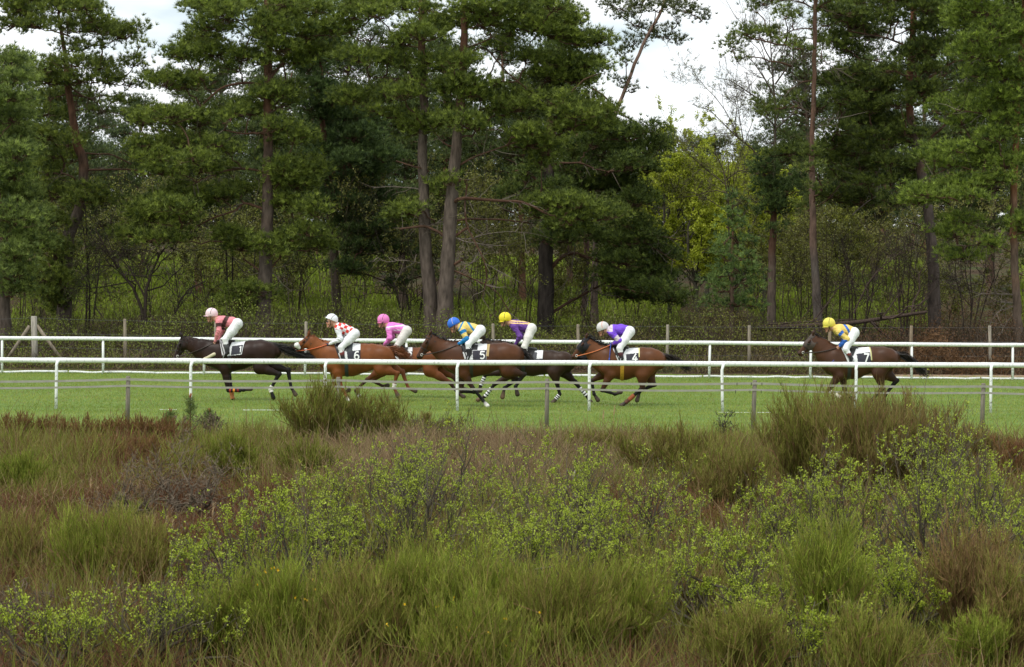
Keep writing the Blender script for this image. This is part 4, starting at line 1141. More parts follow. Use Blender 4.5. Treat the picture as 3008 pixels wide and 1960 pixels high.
def needle_pads(geo, tw, cen, rad, root, r, dens, c1, c2, size=1.0, blades=12):
    """shoots of needles filling flattened cushions; cen (P,3), rad (P,3), root (P,3) where the limb enters"""
    rad = rad * np.array([1.10, 1.08, 1.2]); vol = rad[:, 0] * rad[:, 2]; c1 = np.array(c1) * (1.4, 1.35, .9); c2 = np.array(c2) * (2.75, 2.6, 1.25)
    n = np.maximum((math.pi * vol * dens).astype(int), 5)
    ncl = np.maximum(n // 8, 3)
    pi = np.repeat(np.arange(len(cen)), ncl)
    u = rvec(len(pi), r) * (r.random((len(pi), 1)) ** .40)
    u[:, 2] = np.where(r.random(len(pi)) < .55, np.abs(u[:, 2]), u[:, 2] * .7)
    cl = cen[pi] + u * rad[pi]
    # twigs running from the limb end to each clump
    t = np.linspace(0, 1, 4)[None, :, None]; A = root[pi] + (cen[pi] - root[pi]) * r.random((len(pi), 1)) * .8
    P = A[:, None] * (1 - t) + (cl - (0, 0, .06))[:, None] * t; P[:, 1:3] += r.normal(0, .04, (len(pi), 2, 3)); P[:, 1:3, 2] -= .05
    add_ribbons(tw, P, np.array([.024, .02, .015, .01])[None] * np.ones((len(pi), 1)) * size, mixc(LIMB * .75, LIMB * 1.2, r.random(len(pi))), r=r)
    per = np.repeat(np.arange(len(cl)), 8)
    off = r.normal(0, 1, (len(per), 3)) * np.array([.15, .15, .085]) * size
    tc_ = cl[per] + off
    ax = norm(norm(tc_ - cen[pi[per]] + (0, 0, .05)) * .6 + np.array([0, 0, .85]) + r.normal(0, .3, (len(per), 3)))
    tone = np.clip(r.normal(.45, .28, len(per)) + .25 * (r.random(len(cl))[per] - .5), 0, 1)
    C = mixc(c1, c2, tone)
    b = np.repeat(np.arange(len(per)), blades)
    d = norm(ax[b] * 1.05 + rvec(len(b), r) * .85)
    add_blades(geo, tc_[b] + d * .01, d, r.uniform(.10, .17, len(b)) * size, .020 * size, C[b] * r.uniform(.85, 1.15, (len(b), 1)), r)

def pine(label, d, trunk, widths, pads, seed, limbs=(), c1=(.040, .062, .022), c2=(.098, .128, .040), dens=120, name='pine_tree', group='tall pines along the wire fence', hi=(.25, .75), spread=1.6, bark=None, fill=True):
    """trunk: photo pixels from the top down; pads/limbs: (crop origin x, y, crop scale, list) measured in enlarged crops"""
    r = np.random.default_rng(seed)
    tp = np.array([px2w(x, y, d) for x, y in trunk]); gz = float(ground_z(tp[-1, 0], d))
    foot = tp[-1].copy(); foot[2] = gz - .15
    if tp[-1, 2] > gz + .3: tp = np.vstack([tp, foot]); widths = list(widths) + [widths[-1] * 1.12]
    tp = tp[::-1]; rad = np.array(widths[::-1]) / FPX * d / 2 * .88
    root = thing(name, label, 'tree', (foot[0], d, gz), group)
    k = 34; line = polyline(tp, k); rr = np.interp(np.linspace(0, 1, k), np.linspace(0, 1, len(rad)), rad)
    rr[0] *= 1.35; rr[1] *= 1.15
    line[2:-1] += r.normal(0, .012, (k - 3, 3))
    zz = (line[:, 2] - gz) / (line[-1, 2] - gz)
    tcol = mixc(*(bark or (BARK_LO, BARK_HI)), smooth(hi[0], hi[1], zz + r.normal(0, .06, k)))
    g = Geo(); V, F, idx = tubes(line, rr, 14)
    V += (r.normal(0, 1, V.shape) * .02 * np.repeat(rr, 14)[:, None] * 2)
    g.add(V, F, np.repeat(tcol, 14, 0)); obj('trunk', g, M['bark'], root, True)
    lb = Geo(); nd = Geo()
    nodes = [(p, 0) for p in polyline(tp, 60)]
    trunk_n = np.array([p for p, _ in nodes])
    for ox, oy, s, L in limbs:
        for pts, w0, w1 in L:
            ks = len(pts); dz = np.cumsum(r.normal(0, .18, ks)); dz -= dz[0]
            P = np.array([px2w(ox + x / s, oy + y / s, d + q) for (x, y), q in zip(pts, dz)])
            near = trunk_n[np.argmin(np.abs(trunk_n[:, 2] - P[0, 2]) + np.abs(trunk_n[:, 0] - P[0, 0]))]
            if np.linalg.norm(near - P[0]) < 1.2: P = np.vstack([near, P])
            Q = polyline(P, 16); w = np.linspace(w0, w1, 16) / s / FPX * d / 2
            add_tubes(lb, Q, w, 7, mixc(LIMB, BARK_HI * 1.0, r.random() * .7) if w0 > 9 else (.17, .14, .115))
            for q in Q[5::3]: nodes.append((q, 1))
            # dead side twigs
            m = int(8 * np.linalg.norm(Q[-1] - Q[0])) + 4; i = r.integers(3, 16, m); A = Q[i]
            dr = norm(rvec(m, r) + norm(np.gradient(Q, axis=0))[i] * .8); t = np.linspace(0, 1, 4)[None, :, None]
            PP = A[:, None] + dr[:, None] * t * r.uniform(.3, 1.1, m)[:, None, None] + r.normal(0, .05, (m, 4, 3)) * t
            add_ribbons(lb, PP, np.array([.026, .02, .014, .006])[None] * np.ones((m, 1)), mixc((.10, .075, .055), (.19, .16, .13), r.random(m)), r=r)
    cs, rs, deps = [], [], []
    for ox, oy, s, L in pads:
        for q in L:
            x, y, rx, ry = q[:4]; dy = r.normal(0, spread * .55); tx_ = np.interp(oy + y / s, [b for a, b in trunk], [a for a, b in trunk]); dy = -r.uniform(.45, 1.1) if abs(ox + x / s - tx_) < .9 * rx / s and r.random() < .62 else dy
            c = px2w(ox + x / s, oy + y / s, d + dy); a = rx / s / FPX * d; b = ry / s / FPX * d
            cs.append(c); rs.append((a, min(max(a * .85, .5), 1.3), b))
            if fill and rx > 70 and r.random() < .6:                 # a second cushion deeper in the crown behind this one
                dz = r.uniform(1.2, 3.0); cs.append(px2w(ox + (x + r.normal(0, 30)) / s, oy + (y + r.normal(8, 16)) / s, d + dz)); rs.append((a * 1.1, a * .9, b * 1.15))
    if cs:
        cs, rs = np.array(cs), np.array(rs)
        ax = np.array([trunk_n[np.argmin(np.abs(trunk_n[:, 2] - c[2]))] for c in cs])
        order = np.argsort(np.linalg.norm((cs - ax)[:, :2], axis=1)); roots = cs.copy()
        for i in order:
            c = cs[i] - (0, 0, rs[i, 2] * .55)
            nn_ = np.array([p for p, _ in nodes]); kk = np.array([q for _, q in nodes])
            cost = np.linalg.norm(nn_ - c, axis=1) * np.where(kk, .75, 1.0) + np.maximum(0, nn_[:, 2] - c[2] - .1) * 1.3 + np.where(kk == 0, .25, 0)
            j = int(np.argmin(cost)); A = nn_[j]; Ln = np.linalg.norm(c - A)
            if Ln > .15:
                t = np.linspace(0, 1, 8)[:, None]; bow = norm(np.cross(c - A, rvec(1, r)[0])) * Ln * .10
                P = lerp(A, c, t) + np.sin(t * math.pi) * bow + np.array([0, 0, 1]) * np.sin(t * math.pi) * Ln * .06
                P[1:-1] += r.normal(0, .03, (6, 3))
                r0 = (.022 + .013 * Ln) * (1.35 if kk[j] == 0 else .9)
                add_tubes(lb, P, np.linspace(r0, .014, 8), 6, mixc(LIMB * .8, LIMB * 1.3, r.random()))
                for q in (P[3], P[5], P[7]): nodes.append((q, 1))
                roots[i] = P[6]
        needle_pads(nd, lb, cs, rs, roots, r, dens * 1.85, c1, c2, 1.28)
    if not lb.empty(): obj('branches', lb, M['twig'], root)
    if not nd.empty(): obj('crown', nd, M['needles'], root)
    return root
S = 2.379
C1, C2, C3, C4, C5, C6 = (0, 0, S), (1000, 0, S), (2008, 0, S), (0, 450, S), (1000, 450, S), (2008, 450, S)

pine('pine at the left edge with bluish green cushions hiding its trunk', 79.5, [(-30,330),(-10,600),(8,830),(12,960)], [16,30,40,44], [
 C1+([(60,420,120,70),(100,560,150,70),(100,680,150,60),(80,820,140,70),(100,950,150,70),(120,1080,150,70),(100,1220,150,80),(120,1350,160,80),(-60,1000,120,80),(-80,1250,120,80),(-60,700,120,80)],),
 C4+([(100,450,160,95),(230,430,90,60),(250,620,160,75),(100,700,150,80),(60,560,120,70),(100,840,130,80),(100,950,130,70),(-60,600,120,90),(-70,850,110,80)],)], 101,
 c1=(.045,.070,.032), c2=(.105,.140,.062), dens=140)
pine('pine with a kinked reddish trunk, second from the left edge', 86, [(172,40),(181,97),(195,190),(202,269),(227,420),(248,483),(235,610),(203,690),(190,830),(188,960)], [9,14,20,24,30,34,38,42,46,50], [
 C1+([(150,60,170,60),(420,60,150,60),(600,40,130,50),(650,130,90,40),(420,-40,170,70),(200,-40,150,60),(60,180,110,60),(250,170,130,50),(480,180,160,60),(680,190,140,55),(880,240,115,55),(970,190,55,45),(985,310,55,28),(560,330,150,45),(760,320,60,28),(330,470,110,50),(500,440,150,60),(700,450,120,40),(930,440,100,45),(1000,520,65,36),(350,560,150,60),(560,560,140,50),(750,560,110,40),(900,590,80,28),(350,680,120,50),(620,680,60,28),(800,700,80,24),(330,800,140,50),(700,780,70,26),(350,940,160,60),(480,1000,80,40),(350,1080,160,60),(500,1110,70,40),(330,1200,130,60),(380,1340,130,60),(600,1330,120,55),(730,1400,110,45),(560,1400,100,50)],),
 C4+([(350,480,140,80),(380,700,120,80),(330,620,120,60),(300,860,170,80),(450,900,90,80),(350,1000,140,70),(420,1040,110,50)],)], 102,
 limbs=[C1+([([(600,1190),(700,1187),(800,1185),(950,1190),(1075,1235)],17,9),([(590,1070),(680,1078),(780,1082),(920,1150)],13,8),([(560,1300),(510,1240),(430,1210)],20,8),([(540,770),(620,765),(720,778),(870,800)],11,6),([(500,670),(560,672),(650,700),(740,790)],11,5)],)], hi=(.35,.7), c2=(.090,.115,.036), dens=115)
pine('tall straight pine left of centre with wide layered branches', 84, [(784,-120),(786,0),(788,250),(787,420),(786,600),(780,760),(772,960)], [20,24,29,32,36,42,50], [
 C1+([(1560,90,160,80),(1620,20,160,60),(1400,20,120,50),(1700,40,120,50),(1480,190,160,50),(1990,100,120,60),(2100,160,160,60),(1830,150,90,70),(1900,220,150,80),(2150,230,150,80),(2300,200,120,90),(2000,20,160,50),(2200,60,150,60),(1400,300,140,60),(1250,380,130,60),(1500,370,150,60),(1700,380,130,55),(1950,330,160,70),(2200,350,150,60),(2060,420,130,50),(1600,460,90,40),(1850,420,80,40),(1150,570,110,70),(1300,580,160,65),(1420,550,70,30),(1850,660,120,55),(1950,650,120,60),(1780,690,40,30),(1750,770,130,60),(2030,700,100,60),(1000,830,140,50),(1200,800,160,60),(1400,830,170,70),(1100,900,130,36),(1560,850,60,36),(1650,780,70,45),(1950,870,110,55),(2050,960,150,60),(1920,960,80,36),(1050,1000,150,50),(1250,1000,160,40),(1120,1100,160,60),(1350,1100,140,45),(1500,1000,110,36),(1600,1050,120,40),(1150,1200,160,60),(1400,1180,120,50),(1600,1170,90,28),(2000,1180,150,70),(2180,1160,120,60),(2070,1290,160,60),(1950,1250,90,55),(1240,1300,90,50),(1350,1380,150,70),(1550,1370,150,50),(1150,1430,170,60),(1000,1480,120,50),(1650,1310,100,36)],),
 C4+([(1050,450,140,65),(1250,480,140,60),(900,570,110,36),(1050,600,140,50),(1250,600,100,40),(1200,380,180,70),(1500,300,170,55),(1380,330,120,55),(2000,350,130,60),(2180,400,140,60),(2150,120,140,55),(1600,570,120,55),(1700,650,140,60),(1850,640,110,55),(2000,600,120,60),(2150,550,130,55),(2240,640,110,55),(1950,700,100,40),(1750,960,150,55),(1650,1040,120,50),(1900,1000,60,36)],)], 103,
 limbs=[C1+([([(1850,610),(1780,585),(1700,580),(1560,610),(1470,680),(1390,760)],22,10),([(1860,940),(1780,930),(1700,935),(1560,910)],18,8),([(1870,1220),(1790,1190),(1700,1180),(1600,1190),(1450,1240),(1350,1290)],18,8),([(1870,1470),(1780,1440),(1700,1420),(1650,1470),(1500,1520),(1380,1580)],20,9),([(1870,1480),(1930,1420),(2000,1410),(2050,1540)],20,10),([(1875,610),(1900,530),(1980,440)],32,20),([(1850,140),(1700,140),(1550,170)],15,6),([(1890,800),(1920,770),(1970,740)],14,8)],),
  C4+([([(1880,890),(1800,810),(1700,740)],18,12),([(1800,950),(1850,860),(1895,800)],20,14),([(1910,840),(1970,910),(2040,970)],8,4)],)], dens=125)
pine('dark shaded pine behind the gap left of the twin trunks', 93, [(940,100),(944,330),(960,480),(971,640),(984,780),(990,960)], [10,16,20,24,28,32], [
 C1+([(2260,250,120,70),(2200,330,110,60),(2330,380,120,70),(2240,420,100,50),(2200,600,130,80),(2150,480,110,60),(2300,680,130,80),(2250,800,120,70),(2150,740,110,60),(2300,1080,120,80),(2280,950,130,80),(2300,1220,120,80),(2200,1400,110,70)],),
 C2+([(100,950,170,90),(150,1050,150,90),(50,1150,150,90),(200,1200,170,75),(100,1300,190,90),(250,1400,150,70),(20,820,140,80),(-60,700,120,70),(160,850,140,60),(300,1100,130,60)],),
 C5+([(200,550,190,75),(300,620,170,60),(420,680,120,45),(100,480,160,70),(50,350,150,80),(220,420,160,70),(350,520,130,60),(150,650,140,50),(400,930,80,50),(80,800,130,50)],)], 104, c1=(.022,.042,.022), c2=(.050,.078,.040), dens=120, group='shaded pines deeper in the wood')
pine('left stem of the twin pines with a slim grey trunk', 83.2, [(1238,-150),(1240,0),(1239,60),(1240,200),(1246,330),(1241,460),(1246,600),(1252,740),(1262,860),(1268,960)], [22,24,25,26,28,32,36,40,44,50], [
 C2+([(250,90,130,60),(100,110,120,60),(60,200,90,40),(450,40,120,60),(640,190,100,60),(550,240,170,60),(420,280,110,50),(120,400,170,60),(330,410,150,60),(430,440,60,46),(560,540,90,50),(440,650,160,46),(330,690,100,36),(100,700,160,60),(250,770,140,36),(60,650,90,36),(430,800,90,30),(480,860,110,50),(600,860,110,56),(550,910,100,36),(300,30,140,50),(100,20,140,50),(580,60,100,50),(620,420,90,40),(280,560,60,20)],),
 C5+([(480,400,120,46),(420,440,90,40),(540,380,60,40)],)], 105,
 limbs=[C5+([([(620,130),(560,105),(500,90),(390,55)],15,9),([(620,290),(540,250),(420,238),(330,235),(230,245)],8,4),([(620,500),(690,485),(720,480)],8,4),([(570,770),(430,750),(330,760),(260,730)],7,3)],),
  C2+([([(560,600),(450,560),(330,545),(190,540)],11,4),([(540,70),(620,80),(700,90)],13,6),([(555,330),(430,320),(330,330),(190,330)],11,5)],)], dens=125, hi=(.5,.85))
pine('right stem of the twin pines with the thicker trunk and bare brown limbs', 82.6, [(1364,-160),(1363,20),(1363,105),(1357,230),(1351,336),(1340,430),(1334,500),(1324,620),(1316,760),(1308,880),(1304,960)], [22,22,22,26,30,34,38,44,47,50,56], [
 C2+([(900,50,150,60),(1050,80,140,75),(800,130,120,60),(1000,160,170,60),(680,180,100,60),(1250,100,140,70),(1400,180,160,75),(1560,140,140,75),(1650,150,70,46),(1200,210,150,50),(1500,240,170,50),(1650,290,140,46),(1800,290,110,56),(1850,245,60,36),(1100,-20,160,60),(1350,10,150,60),(1500,40,120,50),(800,430,150,46),(700,470,90,40),(900,420,90,40),(1100,330,150,36),(1300,400,100,46),(1450,440,150,56),(1600,480,160,65),(1750,450,130,56),(1850,490,56,46),(1450,520,150,46),(1650,560,150,46),(820,580,150,50),(950,580,120,46),(1060,580,60,36),(720,620,100,50),(900,660,140,46),(1100,720,130,50),(1250,670,130,46),(1400,670,110,46),(1250,740,150,46),(1130,800,130,36),(1550,700,130,56),(1700,720,150,65),(1850,780,105,56),(1650,800,160,56),(1800,880,130,60),(1500,800,110,50),(1620,880,120,46),(780,780,80,46),(850,850,130,56),(960,890,80,36),(700,850,90,46),(1350,1000,140,75),(1450,1050,110,56),(1300,920,130,50),(1400,1130,80,50),(1500,1420,160,65),(1650,1420,120,56),(1750,1460,150,60),(1900,1500,95,46),(1380,1430,100,40)],),
 C5+([(1500,350,170,65),(1700,420,180,75),(1850,430,110,75),(1600,470,140,56),(1420,420,80,50),(700,250,85,46),(760,200,60,40)],)], 106,
 limbs=[C5+([([(790,345),(830,320),(880,315),(1000,325),(1150,335),(1280,345),(1450,430)],28,13),([(800,475),(900,460),(1020,463),(1130,465),(1330,490)],17,9),([(740,595),(700,560),(650,535),(590,512),(500,520),(415,530)],21,15),([(880,195),(872,330),(870,400),(890,520),(950,640),(1010,770),(1020,900),(990,1010)],17,6),([(780,215),(840,195),(885,190)],18,14),([(770,600),(830,560),(890,520)],22,15),([(720,795),(790,780),(850,745)],24,18),([(830,85),(930,30),(1080,-25),(1180,-60)],16,8),([(820,600),(880,620),(950,630),(1060,645),(1160,645)],9,4),([(790,820),(860,850),(950,890),(1080,960),(1140,1040),(1185,1115)],12,7),([(1010,770),(1100,820),(1250,900)],6,3),([(900,600),(1000,570),(1150,550),(1280,555)],8,3),([(780,940),(850,820),(960,740),(1040,680)],9,4)],),
  C2+([([(850,340),(960,310),(1060,260)],16,9),([(880,390),(1000,330),(1090,420),(1180,520),(1380,680)],14,8),([(840,960),(880,950),(920,960)],18,9),([(740,1010),(680,950),(640,900)],10,5)],)], dens=130, hi=(.45,.75))
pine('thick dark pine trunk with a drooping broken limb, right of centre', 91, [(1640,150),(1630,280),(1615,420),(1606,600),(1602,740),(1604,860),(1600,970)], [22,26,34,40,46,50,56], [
 C2+([(1540,330,110,60),(1600,420,120,60),(1480,420,100,50),(1560,250,100,50),(1640,600,110,60),(1480,640,110,60),(1580,760,120,60),(1900,900,130,70),(2000,950,150,75),(2100,1050,140,75),(2000,1150,150,75),(1850,1050,130,60),(2150,900,100,56),(2200,1000,100,60),(2150,1180,120,60),(1950,1300,150,75),(1750,1000,120,60),(2050,1400,160,75),(1850,1200,120,60),(1600,1180,130,50),(1500,1300,120,50),(1300,1200,120,50),(1200,1350,110,50),(1700,1300,110,60)],),
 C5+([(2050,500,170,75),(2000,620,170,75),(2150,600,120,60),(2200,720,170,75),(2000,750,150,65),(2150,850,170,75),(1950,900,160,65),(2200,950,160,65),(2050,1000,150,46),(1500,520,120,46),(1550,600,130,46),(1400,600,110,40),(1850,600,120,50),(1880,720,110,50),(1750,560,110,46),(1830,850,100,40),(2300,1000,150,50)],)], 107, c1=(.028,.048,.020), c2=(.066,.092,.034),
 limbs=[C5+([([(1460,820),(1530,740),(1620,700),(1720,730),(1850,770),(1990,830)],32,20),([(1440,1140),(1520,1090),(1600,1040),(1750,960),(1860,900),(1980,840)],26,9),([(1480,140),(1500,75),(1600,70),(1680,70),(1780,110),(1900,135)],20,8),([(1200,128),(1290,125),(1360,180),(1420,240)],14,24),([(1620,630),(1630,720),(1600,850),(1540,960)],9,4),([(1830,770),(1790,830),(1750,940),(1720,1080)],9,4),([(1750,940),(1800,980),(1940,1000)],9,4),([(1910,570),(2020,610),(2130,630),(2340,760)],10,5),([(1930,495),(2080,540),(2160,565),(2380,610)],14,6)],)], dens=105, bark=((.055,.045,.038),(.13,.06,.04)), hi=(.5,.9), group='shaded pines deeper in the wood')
pine('slim pink-barked pine behind the broken limb', 95, [(1690,380),(1702,520),(1715,640),(1723,750),(1716,880),(1715,970)], [14,16,17,18,19,20], [C5+([(1640,-40,120,50),(1720,0,110,50),(1600,30,100,40),(1760,60,90,40)],)], 108, bark=((.16,.115,.10),(.26,.13,.09)), dens=100, group='shaded pines deeper in the wood')
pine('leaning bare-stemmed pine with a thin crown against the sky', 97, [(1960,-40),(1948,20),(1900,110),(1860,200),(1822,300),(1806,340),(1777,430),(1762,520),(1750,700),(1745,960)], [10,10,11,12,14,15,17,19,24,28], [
 C2+([(1950,50,100,50),(2000,120,80,36),(1900,20,70,36),(2100,30,110,36),(2200,60,90,36),(2330,30,90,40),(2350,110,60,36),(2080,170,60,26),(2150,230,90,46),(2050,280,70,50),(2010,350,55,42),(2010,430,28,26),(1930,370,36,16),(2260,250,90,34),(2350,290,70,34),(2400,60,70,40),(1990,560,60,30),(2040,630,50,34),(2200,-60,150,50),(2330,190,60,20)],),
 C3+([(40,60,50,36),(120,130,56,28),(60,90,50,30),(150,110,36,20)],)], 109, limbs=[C2+([([(1750,610),(1850,680),(1930,770),(2080,870)],16,9),([(2260,20),(2340,60),(2420,90)],8,4),([(2150,200),(2200,240),(2300,270)],6,3)],)],
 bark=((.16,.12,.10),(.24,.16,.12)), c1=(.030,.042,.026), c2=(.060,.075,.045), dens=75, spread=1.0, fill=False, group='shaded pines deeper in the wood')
pine('slender straight pine with bare lower trunk, right of the sky gap', 84, [(2396,-150),(2395,0),(2394,120),(2391,240),(2388,330),(2385,450),(2386,600),(2392,760),(2404,960)], [13,14,14,15,17,19,22,26,31], [
 C3+([(550,20,150,36),(480,60,60,26),(700,100,90,36),(780,90,60,36),(420,230,100,36),(500,250,130,46),(350,330,75,56),(600,230,110,36),(790,290,80,36),(380,400,56,28),(600,790,80,46),(780,690,70,46),(560,730,60,36),(700,740,50,30),(1000,60,80,40),(850,-50,150,60),(1020,-30,120,50),(980,300,60,40),(840,330,60,30),(880,-110,180,60),(700,300,60,28),(870,1065,100,34,-.6)],),C6+([(880,100,80,34,-.6),(870,380,80,40,-.6),(960,250,60,30,-.5)],)], 110,
 limbs=[C3+([([(900,55),(830,18),(740,5),(600,0)],13,6),([(930,60),(1000,20),(1080,-10)],12,6),([(895,200),(820,200),(740,222),(640,270)],10,4),([(895,270),(800,262),(700,262),(560,300)],9,4),([(890,565),(830,575),(780,605),(720,650)],11,5),([(930,380),(1000,440),(1080,490)],8,4),([(930,820),(1020,835),(1100,822)],6,3),([(940,880),(1020,880),(1080,860)],6,3),([(940,500),(1030,490),(1080,500)],7,3),([(895,800),(830,760),(790,740)],7,3),([(860,400),(800,410),(740,470)],5,2)],)], c1=(.035,.050,.022), c2=(.080,.105,.036), dens=95, fill=False, bark=((.095,.080,.068),(.150,.088,.062)), hi=(.15,.5))
pine('broad dark pine with a forking trunk, right of the slender pine', 87, [(2692,-100),(2684,30),(2678,150),(2670,280),(2684,400),(2706,500),(2726,620),(2740,760),(2746,960)], [18,20,22,24,28,32,34,38,44], [
 C3+([(1100,80,150,56),(1300,90,160,56),(1200,160,210,56),(1000,170,80,36),(1450,130,120,56),(1050,270,110,46),(1150,330,110,50),(1300,250,130,46),(1700,60,150,56),(1850,100,150,75),(1700,200,150,60),(1600,380,110,50),(1700,340,140,60),(1850,300,140,60),(1150,500,140,36),(1050,560,110,56),(1300,500,130,26),(1250,600,160,56),(1450,600,150,56),(1450,480,120,36),(1700,480,130,40),(1100,680,150,56),(1300,680,150,65),(1500,720,130,56),(1650,630,120,50),(1750,600,90,30),(1100,900,130,46),(1250,860,170,56),(1450,850,150,56),(1350,960,190,36),(1050,1000,140,40),(1200,1050,170,46),(1450,1020,120,40),(1550,930,130,46),(1250,1150,170,56),(1450,1130,140,46),(1600,1180,120,46),(1300,1270,170,46),(1100,1230,120,46),(1050,1350,110,50),(850,1050,150,40),(720,1070,140,42),(1000,1100,130,36),(1300,760,140,46),(1150,780,120,40),(1500,-20,180,60),(1250,0,160,50),(1750,-50,170,60),(1500,1250,140,40),(1250,1380,150,40),(1500,1400,140,40)],)], 111,
 limbs=[C3+([([(1590,345),(1530,310),(1480,290),(1400,262),(1250,235),(1130,215)],17,8),([(1590,590),(1700,550),(1800,490),(1900,430),(2100,400)],22,10),([(1650,1060),(1610,1010),(1560,985),(1440,975),(1280,980)],24,10),([(1700,1010),(1740,950),(1800,900),(1860,830)],26,14),([(1640,730),(1750,670),(1850,625),(1980,600)],17,7),([(1580,200),(1500,240),(1400,270)],11,5),([(1720,1480),(1560,1380),(1480,1390)],9,4)],),
  C6+([([(900,390),(1000,330),(1100,220),(1200,150)],10,5),([(1750,570),(1640,510),(1540,480)],12,5),([(1180,430),(1300,330),(1450,250)],9,4),([(1740,700),(1650,650),(1560,640)],10,5)],)], c1=(.026,.042,.018), c2=(.070,.094,.030), dens=120, bark=((.085,.068,.058),(.17,.075,.045)), hi=(.45,.8))
pine('orange-barked pine at the right edge with bright green cushions', 80, [(3010,-60),(3004,120),(2990,240),(2984,420),(2978,560),(2978,700),(2984,840),(2990,960)], [14,17,18,20,21,23,25,28], [
 C3+([(1950,80,130,56),(2100,60,180,56),(2250,90,150,75),(2000,180,150,46),(2200,200,180,56),(2050,270,160,46),(2250,300,150,56),(2000,370,130,46),(2200,400,180,56),(2100,520,150,46),(2250,540,150,56),(2050,640,150,46),(2200,660,150,50),(1900,740,190,56),(2150,760,150,50),(1750,770,100,36),(2300,700,130,60),(1950,850,150,46),(2250,850,150,56),(2200,950,150,46),(1900,1040,180,46),(2100,1050,150,46),(2250,1150,140,56),(2050,1130,140,46),(1750,1100,120,36),(2200,1250,150,46),(1850,1150,130,40),(2000,1280,180,46),(1800,1330,190,46),(1650,1400,110,42),(2000,1370,140,40),(2430,200,150,90),(2450,500,150,90),(2430,800,140,90),(2450,1100,140,90),(2050,-40,180,70),(2300,-30,180,70)],),
 C6+([(1700,280,170,46),(1900,230,150,46),(1600,330,130,40),(1950,470,150,40),(1900,560,180,46),(2150,640,110,40),(1950,720,140,40),(2400,500,140,80)],)], 112,
 limbs=[C6+([([(2280,690),(2200,650),(2120,640),(1960,650)],10,5),([(2300,830),(2360,850),(2420,880)],12,5),([(2310,990),(2200,985),(2050,980)],9,4),([(2310,1050),(2200,1040)],7,4),([(2300,580),(2200,575),(2100,570)],8,4),([(2280,1080),(2200,1110),(2150,1180),(2100,1300)],8,4),([(2310,1120),(2250,1200),(2190,1310)],8,4)],),
  C3+([([(2300,1210),(2050,1195),(1890,1165),(1720,1240)],14,6),([(2300,560),(2150,450),(2000,390)],14,6),([(2320,900),(2100,800),(1900,770)],12,6)],)], c1=(.042,.068,.020), c2=(.105,.145,.042), dens=125, bark=((.12,.088,.066),(.21,.095,.048)), hi=(.2,.5))
pine('young conical pine with open whorls, left of the slender pine', 82, [(2150,590),(2152,700),(2152,800),(2150,900),(2148,985)], [5,8,11,14,17], [
 C6+([(345,320,36,45),(350,420,75,40),(300,500,75,36),(400,490,70,36),(330,600,100,36),(420,620,80,36),(270,620,60,30),(280,720,100,40),(430,720,90,36),(220,680,60,30),(380,800,110,40),(250,850,100,40),(470,830,90,40),(450,910,110,40),(270,950,120,40),(170,900,70,36),(520,960,80,36),(330,1050,130,40),(480,1050,100,40),(180,1040,90,36)],)], 113, c1=(.034,.062,.030), c2=(.074,.112,.055), dens=70, spread=1.2, fill=False, bark=((.10,.07,.05),(.12,.07,.04)), name='young_pine_tree', group=None)
pine('narrow dark ivy-like pine leaning behind the young conical pine', 88, [(2262,480),(2272,640),(2268,760),(2266,960)], [12,20,26,30], [
 C6+([(590,60,90,60),(560,140,90,60),(600,220,95,60),(590,300,90,55),(650,350,90,50),(720,230,80,46),(790,250,80,42),(600,400,80,40),(640,540,70,40),(700,400,80,40),(800,180,90,40)],),
 C3+([(560,1200,70,60),(600,1320,90,60),(640,1430,90,50)],)], 114, c1=(.024,.044,.024), c2=(.052,.080,.040), dens=80, spread=1.0, fill=False, group=None)
# ------------------------------------------------------------------ bare and budding trees
def grow(stems, r, levels=3, ratio=.5, n_child=6, up=.25, ang=.9, k=6, first=.25):
    """stems: list of (polyline (K,3), r0, r1). Returns list per level of (P (N,k,3), R (N,k))"""
    P = np.array([polyline(p, k) for p, _, _ in stems]); Rr = np.array([np.linspace(a, b, k) for _, a, b in stems])
    out = [(P, Rr)]
    for lv in range(levels):
        n = len(P); m = n_child if np.isscalar(n_child) else n_child[lv]
        i = np.repeat(np.arange(n), m); t = first + (1 - first) * r.random(len(i)) ** .8; f = t * (k - 1)
        j = np.minimum(f.astype(int), k - 2); u = (f - j)[:, None]
        A = P[i, j] * (1 - u) + P[i, j + 1] * u; ra = Rr[i, j] * (1 - u[:, 0]) + Rr[i, j + 1] * u[:, 0]
        T = norm(P[i, j + 1] - P[i, j]); L = np.linalg.norm(P[i, -1] - P[i, 0], axis=1) * ratio * r.uniform(.6, 1.25, len(i)) * (1.15 - .5 * t)
        d0 = norm(T * (1 - ang * .5) + rvec(len(i), r) * ang + np.array([0, 0, up]))
        s = np.linspace(0, 1, k)[None, :, None]; bend = rvec(len(i), r)[:, None] * .28
        Q = A[:, None] + (d0[:, None] * s + bend * s ** 2 + np.array([0, 0, up * .5]) * s ** 2) * L[:, None, None]
        Q[:, 1:] += r.normal(0, .03, (len(i), k - 1, 3)) * L[:, None, None]
        q0 = np.minimum(ra * .62, L * .03 + .002)
        P, Rr = Q, q0[:, None] * np.linspace(1, .35, k)[None]
        out.append((P, Rr))
    return out
